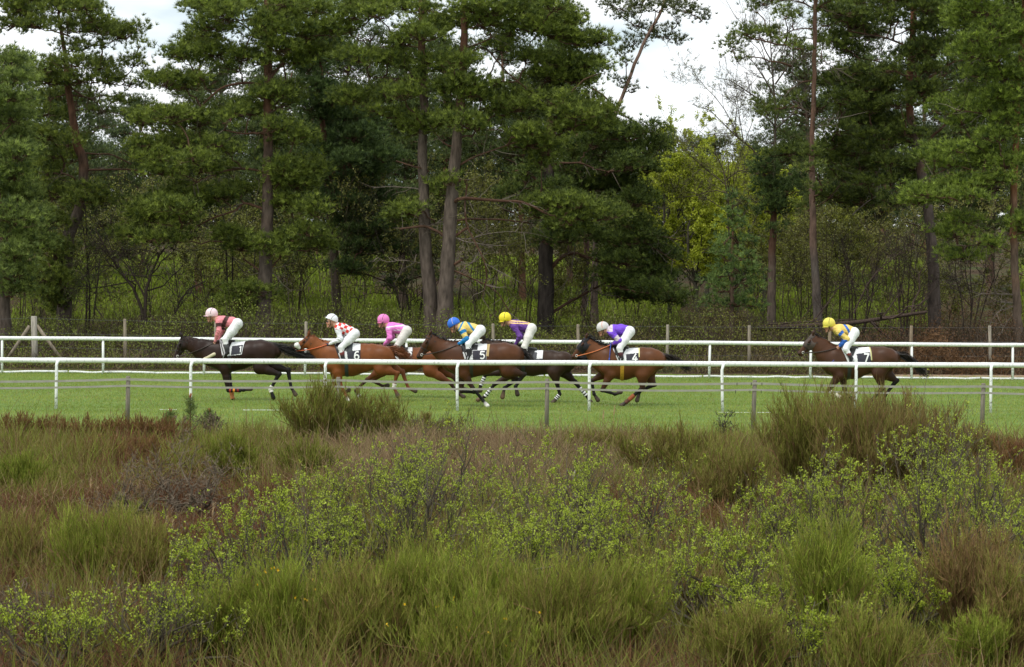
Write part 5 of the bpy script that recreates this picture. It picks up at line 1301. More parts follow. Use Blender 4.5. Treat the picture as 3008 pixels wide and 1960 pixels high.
def bare_tree(name, label, cat, stems, r, colr, levels=3, ratio=.5, n_child=(7, 6, 5), up=.25, leaf=None, group=None, tube_min=.010, twig_min=.010, ang=.9, first=.25):
    base = np.array(stems[0][0][0]); base[2] = float(ground_z(base[0], base[1]))
    root = thing(name, label, cat, base, group)
    lv = grow(stems, r, levels, ratio, n_child, up, ang, first=first)
    g = Geo(); add_tubes(g, lv[0][0], lv[0][1], 8, colr); obj('trunk', g, M['wood'], root, True)
    g = Geo()
    for P, Rr in lv[1:]:
        big = Rr[:, 0] > tube_min
        c = mixc(np.array(colr) * .8, np.array(colr) * 1.25, r.random(len(P)))
        if big.any(): add_tubes(g, P[big], Rr[big], 5, c[big])
        if (~big).any(): add_ribbons(g, P[~big], np.maximum(Rr[~big] * 2, twig_min), c[~big], r=r)
    obj('branches', g, M['twig'], root)
    if leaf:
        n, size, c1, c2, cl = leaf; P = lv[-1][0]
        i = r.integers(0, len(P), n); f = r.random(n) * (P.shape[1] - 1.001); j = f.astype(int); u = (f - j)[:, None]
        A = P[i, j] * (1 - u) + P[i, j + 1] * u
        A = np.repeat(A, cl, 0) + r.normal(0, size * .45, (n * cl, 3)); d = norm(rvec(n * cl, r) + np.array([0, 0, .5]))
        g = Geo(); add_leaves(g, A, d, r.uniform(.6, 1.25, n * cl) * size, size * .55, mixc(c1, c2, np.clip(r.normal(.5, .3, n * cl), 0, 1)), r); obj('leaves', g, M['leaf'], root)
    return root
def tr(o, s, d, pts, w0, w1):
    P = np.array([px2w(o[0] + x / s, o[1] + y / s, d) for x, y in pts]); return (P, w0 / s / FPX * d / 2, w1 / s / FPX * d / 2)
rt = np.random.default_rng(77)
D = 84.5
bare_tree('bare_oak', 'leafless forking tree with dark V-shaped stems beside the kinked pine', 'tree', [
 tr((0,450),S,D,[(1010,1250),(975,1020),(900,900),(800,780),(730,640),(670,540)],26,9), tr((0,450),S,D,[(1015,1250),(1015,1000),(1040,900),(1080,780),(1130,690),(1200,600)],30,9),
 tr((0,450),S,D,[(1010,1000),(930,850),(870,760),(780,720)],15,5), tr((0,450),S,D,[(1180,1250),(1250,1050),(1320,950),(1460,880),(1420,820)],18,7), tr((0,450),S,D,[(950,890),(750,930),(550,950),(450,940)],11,4), tr((0,450),S,D,[(800,790),(680,790),(600,850),(545,930)],10,3),
 tr((0,450),S,D,[(740,650),(640,620),(560,620)],8,3)], rt, (.055,.042,.032), n_child=(9,6,5), ratio=.55, up=.1, leaf=(900,.07,(.10,.14,.03),(.16,.20,.04),2))
D = 90
bare_tree('bare_oak', 'leafless upright tree with thin rising branches against the sky gap', 'tree', [
 tr((2008,0),S,D,[(620,1700),(640,1000),(640,700),(625,520),(605,380),(590,260),(600,140)],32,5), tr((2008,0),S,D,[(635,680),(590,590),(540,510),(490,440),(430,380)],15,4), tr((2008,0),S,D,[(640,590),(690,520),(760,430),(870,380)],13,4),
 tr((2008,0),S,D,[(640,760),(550,710),(430,630),(320,560),(240,545)],14,4), tr((2008,0),S,D,[(610,420),(560,330),(520,220),(480,100)],10,3), tr((2008,0),S,D,[(620,500),(680,400),(720,300),(730,200)],10,3), tr((2008,0),S,D,[(640,900),(740,820),(830,720),(880,600)],12,4)], rt, (.085,.070,.052), n_child=(9,7,5), ratio=.45, up=.3)
D = 92
bare_tree('budding_tree', 'small spreading tree with fine twigs and yellow green buds in the sky gap', 'tree', [
 tr((2008,0),S,D,[(330,1900),(310,1500),(295,1250),(250,1130),(210,1040)],18,6), tr((2008,0),S,D,[(295,1260),(400,1190),(520,1185)],9,3), tr((2008,0),S,D,[(560,1150),(500,1060),(400,980),(300,890),(200,780),(60,730)],13,4),
 tr((2008,0),S,D,[(300,1350),(200,1330),(80,1370),(-60,1380)],9,3), tr((2008,0),S,D,[(295,1290),(150,1180),(40,1080),(-40,1000)],9,3), tr((2008,0),S,D,[(380,960),(330,840),(240,700),(160,620),(80,520)],8,3), tr((2008,0),S,D,[(420,1000),(400,880),(380,760),(330,640)],8,3), tr((2008,0),S,D,[(300,1500),(420,1380),(520,1420)],8,3)], rt, (.095,.075,.050), n_child=(10,8,5), ratio=.5, up=.25, leaf=(2600,.055,(.15,.17,.04),(.24,.26,.06),2))
D = 83
bare_tree('fallen_tree', 'fallen dark trunk with broken branches, behind the last horse', 'tree', [
 tr((2008,450),S,D,[(520,1225),(700,1215),(900,1205),(1150,1190),(1400,1155),(1700,1110)],42,22), tr((2008,450),S,D,[(560,1200),(760,1185),(960,1175),(1200,1160)],14,7), tr((2008,450),S,D,[(560,1245),(700,1240),(820,1255),(900,1300)],10,6), tr((2008,450),S,D,[(900,1180),(1000,1060),(1090,930),(1160,880)],12,5), tr((2008,450),S,D,[(1190,1120),(1300,890),(1400,790),(1520,690)],12,5),
 tr((2008,450),S,D,[(1390,1150),(1460,1050),(1530,950)],12,5), tr((2008,450),S,D,[(1570,1130),(1650,1060),(1720,980)],11,5), tr((2008,450),S,D,[(1400,1200),(1600,1270),(1750,1370),(1900,1400)],9,4)], rt, (.068,.048,.038), n_child=(7,5,4), ratio=.4, up=.1)
D = 86
for k, (x, lab) in enumerate([(1560, 'tangle of thin bare saplings below the broad dark pine'), (1180, 'bare brown saplings behind the fallen trunk'), (1980, 'bare saplings beside the orange-barked pine')]):
    st = []
    for q in range(5):
        dx = rt.uniform(-170, 170); st.append(tr((2008,450),S,D + rt.uniform(-2, 3),[(x+dx*.4,1300),(x+dx*.7+rt.uniform(-30,30),1050),(x+dx+rt.uniform(-60,60),800),(x+dx*1.3+rt.uniform(-90,90),600)],11,4))
    bare_tree('bare_sapling', lab, 'tree', st, rt, (.045,.032,.025), n_child=(9,6,4), ratio=.42, up=.15, leaf=(260,.06,(.08,.11,.03),(.13,.16,.04),2), group='bare saplings under the pines')
for k, (x, y0, lab) in enumerate([(700, 560, 'thin bare tree between the forking tree and the straight pine'), (250, 600, 'thin bare tree in front of the kinked pine'), (1210, 640, 'thin leaning bare tree left of the twin trunks')]):
    st = []
    for q in range(3):
        dx = rt.uniform(-80, 80); st.append(tr((0,0),1,90 + rt.uniform(-3, 3),[(x+dx*.3,1000),(x+dx*.6,880),(x+dx+rt.uniform(-25,25),y0+140),(x+dx*1.4+rt.uniform(-50,50),y0)],7,2))
    bare_tree('bare_sapling', lab, 'tree', st, rt, (.048,.038,.028), n_child=(9,6,4), ratio=.45, up=.15, leaf=(700,.065,(.08,.11,.03),(.15,.18,.045),2), group='bare saplings under the pines')

# ------------------------------------------------------------------ the wood farther back, one mass
rf = np.random.default_rng(5)
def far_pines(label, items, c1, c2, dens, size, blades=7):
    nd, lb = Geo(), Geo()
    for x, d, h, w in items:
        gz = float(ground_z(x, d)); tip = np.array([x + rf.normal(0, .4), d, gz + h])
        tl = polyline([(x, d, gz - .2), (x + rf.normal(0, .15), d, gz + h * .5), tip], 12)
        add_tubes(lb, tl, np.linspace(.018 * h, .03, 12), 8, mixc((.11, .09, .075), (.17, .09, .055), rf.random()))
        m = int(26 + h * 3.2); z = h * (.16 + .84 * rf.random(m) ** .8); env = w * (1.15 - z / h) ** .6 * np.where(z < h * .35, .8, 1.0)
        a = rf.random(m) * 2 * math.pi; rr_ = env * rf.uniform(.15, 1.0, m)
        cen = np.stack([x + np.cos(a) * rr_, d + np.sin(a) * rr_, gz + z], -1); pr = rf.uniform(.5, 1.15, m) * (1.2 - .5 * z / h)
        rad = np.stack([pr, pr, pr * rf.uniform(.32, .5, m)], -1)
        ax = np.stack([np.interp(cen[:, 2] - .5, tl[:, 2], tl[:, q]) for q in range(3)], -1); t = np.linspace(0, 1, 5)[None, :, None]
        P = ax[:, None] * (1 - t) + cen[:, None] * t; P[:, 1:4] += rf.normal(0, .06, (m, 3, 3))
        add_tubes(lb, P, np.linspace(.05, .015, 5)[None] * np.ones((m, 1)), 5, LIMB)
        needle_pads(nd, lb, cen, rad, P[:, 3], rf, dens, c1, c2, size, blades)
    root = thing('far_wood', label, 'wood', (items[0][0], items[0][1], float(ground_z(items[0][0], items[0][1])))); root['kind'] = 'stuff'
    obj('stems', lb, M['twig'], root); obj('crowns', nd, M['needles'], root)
X = lambda px, d: (px - CX) / FPX * d
def top_at(px):
    """rows the background crowns reach up to; they stay low under the two gaps of sky"""
    if 395 < px < 580: return rf.uniform(350, 430)
    if 1740 < px < 2260: return rf.uniform(400, 440)
    if 580 < px < 1500 or px > 2350: return rf.uniform(60, 240)
    return rf.uniform(190, 320)
def height_to(px, d): return CAMH + (CY - top_at(px)) / FPX * d - float(ground_z(X(px, d), d))
mid = []
for k in range(19):
    px = -120 + k * 180 + rf.uniform(-60, 60); d = rf.uniform(103, 118)
    if 1830 < px < 2320: continue
    mid.append((X(px, d), d, height_to(px, d), rf.uniform(2.2, 3.2) if 395 < px < 580 else rf.uniform(2.6, 3.6)))
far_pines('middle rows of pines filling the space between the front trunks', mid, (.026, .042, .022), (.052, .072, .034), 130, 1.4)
back = []
for k in range(28):
    px = -250 + k * 130 + rf.uniform(-40, 40); d = rf.uniform(140, 165); back.append((X(px, d), d, height_to(px, d), rf.uniform(2.8, 3.8)))
far_pines('far rows of haze-tinted bluish pines closing the view between the trunks', back, (.032, .052, .036), (.056, .078, .052), 95, 1.7)  # slight blue-green haze of distance is mixed into these needle colours
back = []
for k in range(30):
    px = -300 + k * 125 + rf.uniform(-40, 40); d = rf.uniform(185, 240); back.append((X(px, d), d, CAMH + (CY - rf.uniform(370, 430)) / FPX * d - float(ground_z(X(px, d), d)), rf.uniform(3.2, 4.4)))
far_pines('farthest tree line on the rise behind the wood', back, (.036, .056, .042), (.062, .084, .062), 50, 2.4, 6)  # haze painted into the needles, paler and bluer than the rows before

# fresh yellow-green broadleaf trees in the sky gap
for k, (px, top, w, d, lab) in enumerate([(1985, 400, 1.9, 118, 'fresh yellow green tree, tallest at the sky gap'), (2075, 480, 1.7, 112, 'fresh yellow green tree in front of the far tree line'), (2190, 430, 1.6, 121, 'fresh green tree half hidden by the bare upright tree'), (1915, 560, 1.3, 108, 'low yellow green tree at the foot of the sky gap'), (2040, 600, 1.7, 99, 'low fresh green tree beside the young conical pine'), (1965, 480, 1.9, 101, 'fresh green tree on the left side of the sky gap'), (2160, 520, 1.9, 101, 'soft green tree behind the young conical pine'), (2240, 620, 1.5, 105, 'soft green tree left of the slender pine'), (2330, 560, 1.8, 116, 'yellow green tree seen behind the slender pine'), (2480, 640, 1.8, 110, 'olive green tree behind the slender pine, on its right')]):
    x = X(px, d); gz = float(ground_z(x, d)); zt = float(px2w(px, top, d)[2]); h = zt - gz
    st = [(np.array([(x, d, gz - .1), (x + .1, d, gz + h * .3), (x + rf.normal(0, .2), d, gz + h * .7), (x, d, zt)]), .12, .02)]
    for q in range(7):
        a = rf.random() * 6.28; z0 = h * rf.uniform(.15, .6); l = w * rf.uniform(.7, 1.1)
        st.append((np.array([(x, d, gz + z0), (x + math.cos(a) * l * .6, d + math.sin(a) * l * .6, gz + z0 + h * .18), (x + math.cos(a) * l, d + math.sin(a) * l, gz + min(z0 + h * .4, h * .97))]), .05, .012))
    bare_tree('fresh_green_tree', lab, 'tree', st, rf, (.085, .075, .055), n_child=(9, 6, 4), ratio=.42, up=.25, leaf=(6500, .11, (.26, .32, .016), (.46, .50, .045), 4) if k < 8 else (3000, .11, (.19, .22, .022), (.33, .35, .05), 4), group='fresh green trees between the pines', twig_min=.016)

# olive thicket between trunks: saplings too many to count
g, lf = Geo(), Geo()
for k in range(125):
    d = rf.uniform(88, 112); px = rf.uniform(-500, 3500); x = X(px, d); gz = float(ground_z(x, d)); h = rf.uniform(2.0, 5.5) * (.75 if px > 1850 and px < 2150 else 1)
    st = [(np.array([(x, d, gz), (x + rf.normal(0, .3), d, gz + h * .5), (x + rf.normal(0, .8), d + rf.normal(0, .5), gz + h)]), .03, .008) for _ in range(3)]
    lv = grow(st, rf, 3, .5, (6, 4, 3), .25, .9, 5)
    cb = mixc((.050, .042, .022), (.085, .075, .042), rf.random())
    for P, Rr in lv: add_ribbons(g, P, np.maximum(Rr * 2, .014), np.broadcast_to(cb, (len(P), 3)), r=rf)
    P = lv[-1][0]; n = int(rf.uniform(1000, 2000)); i = rf.integers(0, len(P), n); j = rf.integers(0, 5, n)
    A = P[i, j] + rf.normal(0, .05, (n, 3)); gr = vnoise(px, d * 12, 330, 44)
    c = mixc(mixc((.12, .105, .03), (.17, .21, .024), gr), mixc((.20, .18, .05), (.29, .34, .045), gr), rf.random(n))
    add_leaves(lf, A, norm(rvec(n, rf) + (0, 0, .4)), rf.uniform(.07, .13, n), .06, c, rf)
root = thing('thicket', 'olive brown thicket of saplings filling the space under the pines', 'thicket', (0, 95, 2)); root['kind'] = 'stuff'
obj('stems', g, M['twig'], root); obj('leaves', lf, M['leaf'], root)

# undergrowth along and behind the wire fence
n = 165000
d = 74.0 + 30 * rf.random(n) ** 1.5; px = rf.uniform(-750, 3750, n); x = X(px, d)
green = vnoise(px, d * 20, 300, 61) * .6 + vnoise(px, d * 20, 90, 62) * .35 + .30 * vnoise(px, d * 30, 38, 64)
green = green - .42 * smooth(2250, 2750, px) - .12 * (1 - smooth(74, 77, d)) + .28 * smooth(84, 92, d)
hh = (.22 + 1.3 * vnoise(px, d * 25, 140, 63) ** 1.4 + .7 * vnoise(px, d * 25, 45, 65) ** 2) * smooth(73.2, 79, d) + .18
z = ground_z(x, d) + hh * rf.random(n) ** .8
c = mixc((.105, .056, .026), (.150, .185, .026), np.clip((green - .25 + .18 * (px < 1500)) * 2.6, 0, 1)) * rf.uniform(.7, 1.7, (n, 1))
g = Geo(); add_leaves(g, np.stack([x, d, z], -1), norm(rvec(n, rf) + (0, 0, .35)), rf.uniform(.04, .085, n), .04, c, rf)
n = 30000
d = 74.0 + 22 * rf.random(n) ** 1.4; px = rf.uniform(-750, 3750, n); x = X(px, d); zb = ground_z(x, d)
L = rf.uniform(.3, 1.0, n) * (.6 + 1.3 * vnoise(px, d * 25, 140, 63)) * (.55 + .6 * smooth(73.5, 79, d)); dr = norm(np.stack([rf.normal(0, .5, n), rf.normal(0, .5, n), np.ones(n)], -1)); t = np.linspace(0, 1, 4)[None, :, None]
P = np.stack([x, d, zb], -1)[:, None] + dr[:, None] * L[:, None, None] * t + rf.normal(0, .08, (n, 1, 3)) * t ** 2
dry = (d < 75.5) & (rf.random(n) < .35)
ct = mixc((.045, .032, .020), (.095, .068, .042), rf.random(n)); ct[dry] = (.26, .20, .11)
add_ribbons(g, P, np.array([.016, .014, .012, .006])[None] * np.ones((n, 1)), ct, r=rf)
tag(obj('undergrowth', g, M['leaf']), 'tangled green and brown undergrowth along the wire fence', 'undergrowth', kind='stuff')
# grassy floor glimpsed between the trunks
n = 80000
d = 88 + 47 * rf.random(n); px = rf.uniform(-600, 3600, n); x = X(px, d); keep = vnoise(px, d * 9, 260, 71) + .25 * vnoise(px, d * 9, 70, 72) > .5
x, d = x[keep], d[keep]; n = len(x)
g = Geo(); add_blades(g, np.stack([x, d, ground_z(x, d)], -1), norm(rvec(n, rf) * .5 + (0, 0, 1)), rf.uniform(.15, .5, n), .07, mixc((.19, .27, .020), (.31, .40, .045), rf.random(n)), rf)
tag(obj('forest_grass', g, M['grass']), 'bright green grass on the rise behind the trunks', 'grass', kind='stuff')
# copper bracken heaps at the right behind the far rail
n = 6000
px = rf.normal(2760, 170, n); d = rf.uniform(73.6, 77.5, n); x = X(px, d)
hh = .25 + .9 * np.exp(-((px - 2750) / 60.) ** 2) + .3 * vnoise(px, d, 60, 81)
c = mixc((.085, .045, .022), (.17, .095, .045), rf.random(n))
g = Geo(); add_leaves(g, np.stack([x, d, ground_z(x, d) + hh * rf.random(n)], -1), norm(rvec(n, rf) + (0, 0, .1)), rf.uniform(.08, .2, n), .04, c, rf)
tag(obj('dead_bracken', g, M['heath']), 'copper brown heaps of dead bracken behind the far rail at the right', 'bracken', kind='stuff')
# ------------------------------------------------------------------ heath in the foreground
rh = np.random.default_rng(2024)
GREEN1, GREEN2, BROWN1, BROWN2 = (.100, .150, .012), (.265, .325, .036), (.120, .070, .030), (.260, .155, .075)
def zone(px, py):
    """plant kinds laid out as they grow: weights of heather, dry grass, green stems at a ground point"""
    def b(cx, cy, rx, ry): return np.exp(-(((px - cx) / rx) ** 2 + ((py - cy) / ry) ** 2))
    w = vnoise(px, py * 2.2, 170, 91) * .5
    h = .35 + w + 1.9 * (b(230, 1262, 330, 55) + b(520, 1610, 220, 120) + b(2060, 1550, 240, 90) + b(2970, 1370, 90, 60) + b(120, 1620, 150, 80) + b(700, 1560, 150, 60) + .7 * b(2400, 1500, 160, 50) + .7 * b(700, 1780, 200, 90))
    d = (.08 + .30 * vnoise(px, py * 2.2, 120, 92)) * (1 - .6 * smooth(1600, 1800, py)) + 1.5 * (b(1520, 1345, 380, 60) + b(1150, 1430, 280, 70) + b(1700, 1430, 240, 50) + .8 * b(2320, 1600, 160, 50) + .6 * b(400, 1560, 120, 50))
    g = .25 + .5 * vnoise(px, py * 2.2, 140, 93) + 1.2 * (b(1300, 1830, 700, 150) + b(2500, 1850, 520, 150) + b(90, 1420, 160, 60) + b(700, 1360, 130, 70) + b(1950, 1400, 260, 70) + b(2900, 1700, 200, 150))
    return h, d, g
n = 23500
y = 15.5 + 32.2 * rh.random(n) ** .8; x = rh.uniform(-1, 1, n) * (.235 * y + 5.5)
px = CX + x / y * FPX; py = CY + CAMH / y * FPX
h, d, g_ = [v ** 1.9 for v in zone(px, py)]; tot = h + d + g_; u = rh.random(n) * tot
kind = np.where(u < h, 0, np.where(u < h + d, 1, 2))
ye = 41.9 - .9 * smooth(2, 8, x) + 1.9 * vnoise(x, x * 0, 1.9, 97) + 1.2 * vnoise(x, x * 0, .6, 98); thin = rh.random(n) < 1 - smooth(ye - .5, ye + .5, y); x, y, kind, px, py = [v[thin] for v in (x, y, kind, px, py)]
G = {k: Geo() for k in range(3)}
pw = np.maximum(y * 4.2e-4 * .62, .006)            # blade widths a little under what the eye resolves at that distance
for k, nb, (l0, l1), spread, bend, ca, cb in ((0, 24, (.18, .48), .75, .06, (.105, .042, .020), (.270, .120, .065)), (1, 22, (.30, .72), .55, .30, (.17, .115, .058), (.40, .29, .16)), (2, 16, (.28, .62), .40, .08, GREEN1, GREEN2)):
    m = kind == k; X_, Y_ = np.repeat(x[m], nb), np.repeat(y[m], nb); W_ = np.repeat(pw[m], nb); q = len(X_)
    vig = np.repeat(.35 + 1.25 * vnoise(x[m] * 3, y[m] * 3, 2.2, 95), nb)
    base = np.stack([X_ + rh.normal(0, .13, q), Y_ + rh.normal(0, .13, q), np.zeros(q)], -1); base[:, 2] = ground_z(base[:, 0], base[:, 1]) - .02
    dr = norm(np.stack([rh.normal(0, spread, q), rh.normal(0, spread, q), np.ones(q)], -1)); L = rh.uniform(l0, l1, q) * vig * (1 - .35 * smooth(39, 43, Y_))
    t = np.linspace(0, 1, 5)[None, :, None]; P = base[:, None] + dr[:, None] * L[:, None, None] * t + rh.normal(0, .10, (q, 1, 3)) * t ** 2 * L[:, None, None]
    P[..., 2] -= (bend * L * rh.uniform(.2, 1.6, q))[:, None] * t[..., 0] ** 2.2
    P[:, 1:-1] += rh.normal(0, .012, (q, 3, 3)) * (2.0 if k == 0 else .6)
    c = mixc(ca, cb, np.clip(np.repeat(rh.random(m.sum()), nb) * .6 + rh.random(q) * .5, 0, 1)) * .88
    if k == 2: c = mixc(c, np.broadcast_to(np.array(BROWN2) * .9, c.shape), np.clip(rh.normal(.35, .3, q), 0, 1))
    if k == 0: c = mixc(c, np.broadcast_to(np.array((.10, .095, .04)), c.shape), np.clip(rh.normal(.15, .25, q), 0, 1))
    add_ribbons(G[k], P, W_[:, None] * np.array([1, .95, .85, .65, .25])[None], c, r=rh)
tag(obj('heather', G[0], M['heath']), 'low reddish brown heather covering the foreground heath', 'heather', kind='stuff')
tag(obj('dry_grass', G[1], M['heath']), 'pale matted dead grass between the heath bushes', 'grass', kind='stuff')
tag(obj('green_stems', G[2], M['broom']), 'short olive green stems growing through the heath', 'ground cover', kind='stuff')

# ragged verge: thin tall bents and seedlings where the heath gives way to turf
n = 7000; x = rh.uniform(-17, 17, n); y = 42.0 + rh.gamma(1.6, .75, n); L = rh.uniform(.10, .50, n) * (.4 + 1.1 * vnoise(x, y, 1.1, 99)); t = np.linspace(0, 1, 5)[None, :, None]
dr = norm(np.stack([rh.normal(.1, .3, n), rh.normal(0, .3, n), np.ones(n)], -1)); P = np.stack([x, y, np.zeros(n)], -1)[:, None] + dr[:, None] * L[:, None, None] * t + rh.normal(0, .09, (n, 1, 3)) * t ** 2 * L[:, None, None] * 3
g = Geo(); add_ribbons(g, P, .012 * np.array([1, .9, .8, .6, .25])[None] * np.ones((n, 1)), mixc(mixc((.30, .23, .11), (.16, .10, .05), rh.random(n)), np.broadcast_to((.17, .22, .04), (n, 3)), (rh.random(n) < .4) * .9), r=rh)
tag(obj('verge_grass', g, M['heath']), 'ragged bents and weeds along the edge of the turf', 'grass', kind='stuff')

def spot(px, py0, py1, half):
    p = ground_at(px, py0); d = p[1]; p[2] = float(ground_z(p[0], d))
    return p, d, (py0 - py1) / FPX * d, half / FPX * d
def broom(label, px, py0, py1, half, green, seed, stems=16, flowers=0, tone=1.0, kids=(11, 8), name='broom_bush', group='broom bushes on the heath'):
    r = np.random.default_rng(seed); p, d, h, w = spot(px, py0, py1, half)
    root = thing(name, label, 'bush', p, group)
    st = []
    for k in range(stems):
        a = r.random() * 6.283; q = math.sqrt(r.random()); ox, oy = math.cos(a) * q * w, math.sin(a) * q * w * .8
        hh = h * (1.0 - .35 * q ** 2) * r.uniform(.62, 1.0); b = p + np.array([ox * .35, oy * .35, -.03])
        st.append((np.array([b, p + (ox * .55 + r.normal(0, .04), oy * .55, hh * .40), p + (ox * .85 + r.normal(0, .05), oy * .85, hh * .75), p + (ox + r.normal(0, .08), oy, hh * .92)]), .010 + .004 * h, .003))
    lv = grow(st, r, 2, .42, kids, .50, .50, 5, .12)
    sw = max(d * 4.2e-4 * .50, .0045)
    g = Geo(); P, Rr = lv[0]; add_ribbons(g, P, np.maximum(Rr * 2, sw * 1.2), mixc(BROWN1, BROWN2, r.random(len(P))) * tone, r=r)
    obj('stems', g, M['broom'], root)
    g = Geo()
    for P, Rr in lv[1:]:
        q = len(P); mixg = np.clip(r.normal(green, .26, q), 0, 1); hz = np.clip((P[:, :, 2] - p[2]) / h, 0, 1)
        gr = mixc(GREEN1, GREEN2, np.clip(r.normal(.5, .35, q), 0, 1)); br = mixc(BROWN1, BROWN2, np.clip(r.normal(.55, .35, q), 0, 1))
        add_ribbons(g, P, np.maximum(Rr * 2, sw) * np.array([1, 1, .9, .75, .35])[None], mixc(br, gr, mixg) * tone, r=r)
    obj('twigs', g, M['broom'], root)
    if flowers:
        P = lv[-1][0]; i = r.integers(0, len(P), flowers); A = P[i, 4]; g = Geo()
        add_leaves(g, np.repeat(A, 2, 0), norm(rvec(flowers * 2, r) + (0, 0, .4)), .022, .020, np.broadcast_to((.80, .50, .02), (flowers * 2, 3)), r); obj('blossoms', g, M['leaf'], root)
    return root
B = [
 ('dark olive broom bush standing in front of the chestnut horses', 930, 1330, 1130, 105, .55, 22), ('feathery broom bush touching the dark olive one on its right', 1090, 1325, 1165, 110, .50, 18), ('low broom with a long branch reaching right, under the number 5 horse', 1250, 1305, 1215, 120, .45, 14),
 ('large brown green broom bush in front of the last horse, its left half', 2370, 1475, 1165, 130, .50, 26), ('large brown green broom bush in front of the last horse, its middle', 2520, 1490, 1165, 130, .32, 28), ('large brown broom bush under the last horse, its right end', 2680, 1470, 1195, 120, .25, 24),
 ('rounded brown broom mound in front of the last horse, behind its left half', 2440, 1430, 1160, 150, .40, 26), ('rounded brown broom mound below the tail of the last horse', 2610, 1435, 1172, 150, .30, 26), ('low brown broom between the large mound and the right tape post', 2760, 1420, 1225, 110, .25, 20), ('small dark broom at the foot of the tape fence post on the right', 2885, 1370, 1265, 60, .30, 14), ('bright green broom at the left edge below the heather', 60, 1470, 1330, 110, .80, 18), ('tall green broom clump left of centre under the leading horse', 690, 1430, 1268, 90, .72, 20), ('pale green broom clump behind the leafy shrub, left of centre', 900, 1450, 1285, 90, .62, 18),
 ('dark green broom with upright switches at lower left', 300, 1770, 1480, 170, .72, 24), ('brown tipped broom beside the dark green broom at lower left', 420, 1790, 1540, 110, .45, 20), ('thin broom at the left edge beside the dark green broom', 60, 1700, 1500, 90, .40, 16), ('olive broom behind the dry grass, right of centre', 1960, 1420, 1270, 150, .45, 22), ('dark broom clump in the hollow right of centre', 2150, 1560, 1330, 120, .40, 22), ('low olive broom left of the large brown green one', 2080, 1480, 1330, 120, .50, 20), ('low broom at the dry grass edge in the middle', 1740, 1350, 1262, 110, .40, 16),
 ('bright green broom at the bottom, farthest left of the row', 680, 1960, 1690, 150, .78, 24), ('green broom with yellow flowers at the bottom, left of centre', 860, 1975, 1640, 160, .78, 26), ('olive brown broom at the bottom, left of the tall dark one', 1060, 2000, 1650, 160, .50, 26), ('tall dark green broom in the middle of the bottom row', 1260, 1980, 1590, 170, .75, 30), ('green broom with fine switches at bottom centre', 1440, 1960, 1600, 150, .70, 26), ('yellowish broom with small flowers at the bottom edge', 1400, 2060, 1760, 200, .72, 26), ('brown green broom at the bottom, right of centre', 1640, 2000, 1640, 160, .58, 26), ('green broom beside the leafy shrubs at bottom right of centre', 1830, 1940, 1660, 130, .72, 22),
 ('small rust coloured broom among the leafy shrubs', 2030, 1870, 1690, 70, .25, 14), ('slim feathery broom with one curved bare stem at lower right', 2450, 1930, 1500, 120, .80, 18), ('rusty orange broom at the right edge, tallest there', 2840, 1900, 1530, 120, .12, 24), ('rust and green broom at the lower right corner', 2960, 1960, 1660, 110, .35, 20), ('bright green broom low at the lower right', 2880, 1990, 1800, 90, .85, 18), ('olive broom at the bottom edge, right of centre', 2200, 2030, 1800, 140, .55, 20), ('broad olive broom at the bottom edge below the feathery one', 2560, 2040, 1790, 160, .60, 22)]
for k, (lab, px_, p0, p1, hf, gr, ns) in enumerate(B):
    near = p0 > 1850
    broom(lab, px_, p0, p1, hf, gr, 300 + k, int(ns * 1.9), 26 if 'flowers' in lab else 0, 1.25 if p0 > 1600 else 1.05, (15, 11) if near else (13, 10))

for k, (lab, px_, p0, p1, hf) in enumerate([('dark russet heather mound at the left edge of the turf', 60, 1300, 1212, 120), ('russet heather mound left of the first tape post', 250, 1305, 1228, 120), ('russet heather mound right of the first tape post', 440, 1310, 1236, 120), ('long russet heather mound behind the grey thorn shrub', 330, 1370, 1290, 180), ('reddish heather mound in front of the grey thorn shrub', 560, 1640, 1540, 170), ('reddish heather mound beside the dry grass stalks', 430, 1720, 1610, 140), ('russet heather in the hollow right of centre', 2060, 1600, 1500, 170), ('russet heather at the right edge below the tape post', 2985, 1420, 1310, 90)]):
    broom(lab, px_, p0, p1, hf, .06, 900 + k, 34, 0, np.array((1.0, .82, .80)), (11, 7), 'heather_bush', 'heather mounds on the heath')

LEAF1, LEAF2 = (.235, .315, .016), (.455, .530, .058)
def leafy(label, px, py0, py1, half, seed, stems=9, leaves=2200, lean=0.0, bare=False, tonec=None):
    r = np.random.default_rng(seed); p, d, h, w = spot(px, py0, py1, half * (1.0 if bare else 1.6)); st = []
    for k in range(stems if bare else int(stems * 1.7)):
        a = r.random() * 6.283; q = r.random() ** .6; ox, oy = math.cos(a) * q * w + lean * w, math.sin(a) * q * w * .8; hh = h * (1.06 - .42 * q) * r.uniform(.45, 1.0)
        z1, z2 = sorted(r.uniform(.25, .75, 2))
        st.append((np.array([p + (r.normal(0, .04), r.normal(0, .04), -.03), p + (ox * .45 + r.normal(0, .08), oy * .45 + r.normal(0, .08), hh * z1), p + (ox * .75 + r.normal(0, .10), oy * .75, hh * max(z2, z1 + .1)), p + (ox, oy, hh)]), .016 + .008 * h, .004))
    root = bare_tree('thorn_shrub' if bare else 'hawthorn_shrub', label, 'shrub', st, r, tonec or (.100, .085, .060), 3, .5, (6, 4, 3) if not bare else (7, 5, 4), .45 if not bare else .15,
        None if bare else (int(leaves * .62), .024, LEAF1, LEAF2, 5), 'bare thorn shrubs on the heath' if bare else 'hawthorn shrubs coming into leaf on the heath', tube_min=.008, twig_min=max(d * 4.2e-4 * (.5 if bare else .32), .004), ang=.75 if not bare else .95, first=.2)
    root.location.z = p[2] if False else root.location.z
    return root
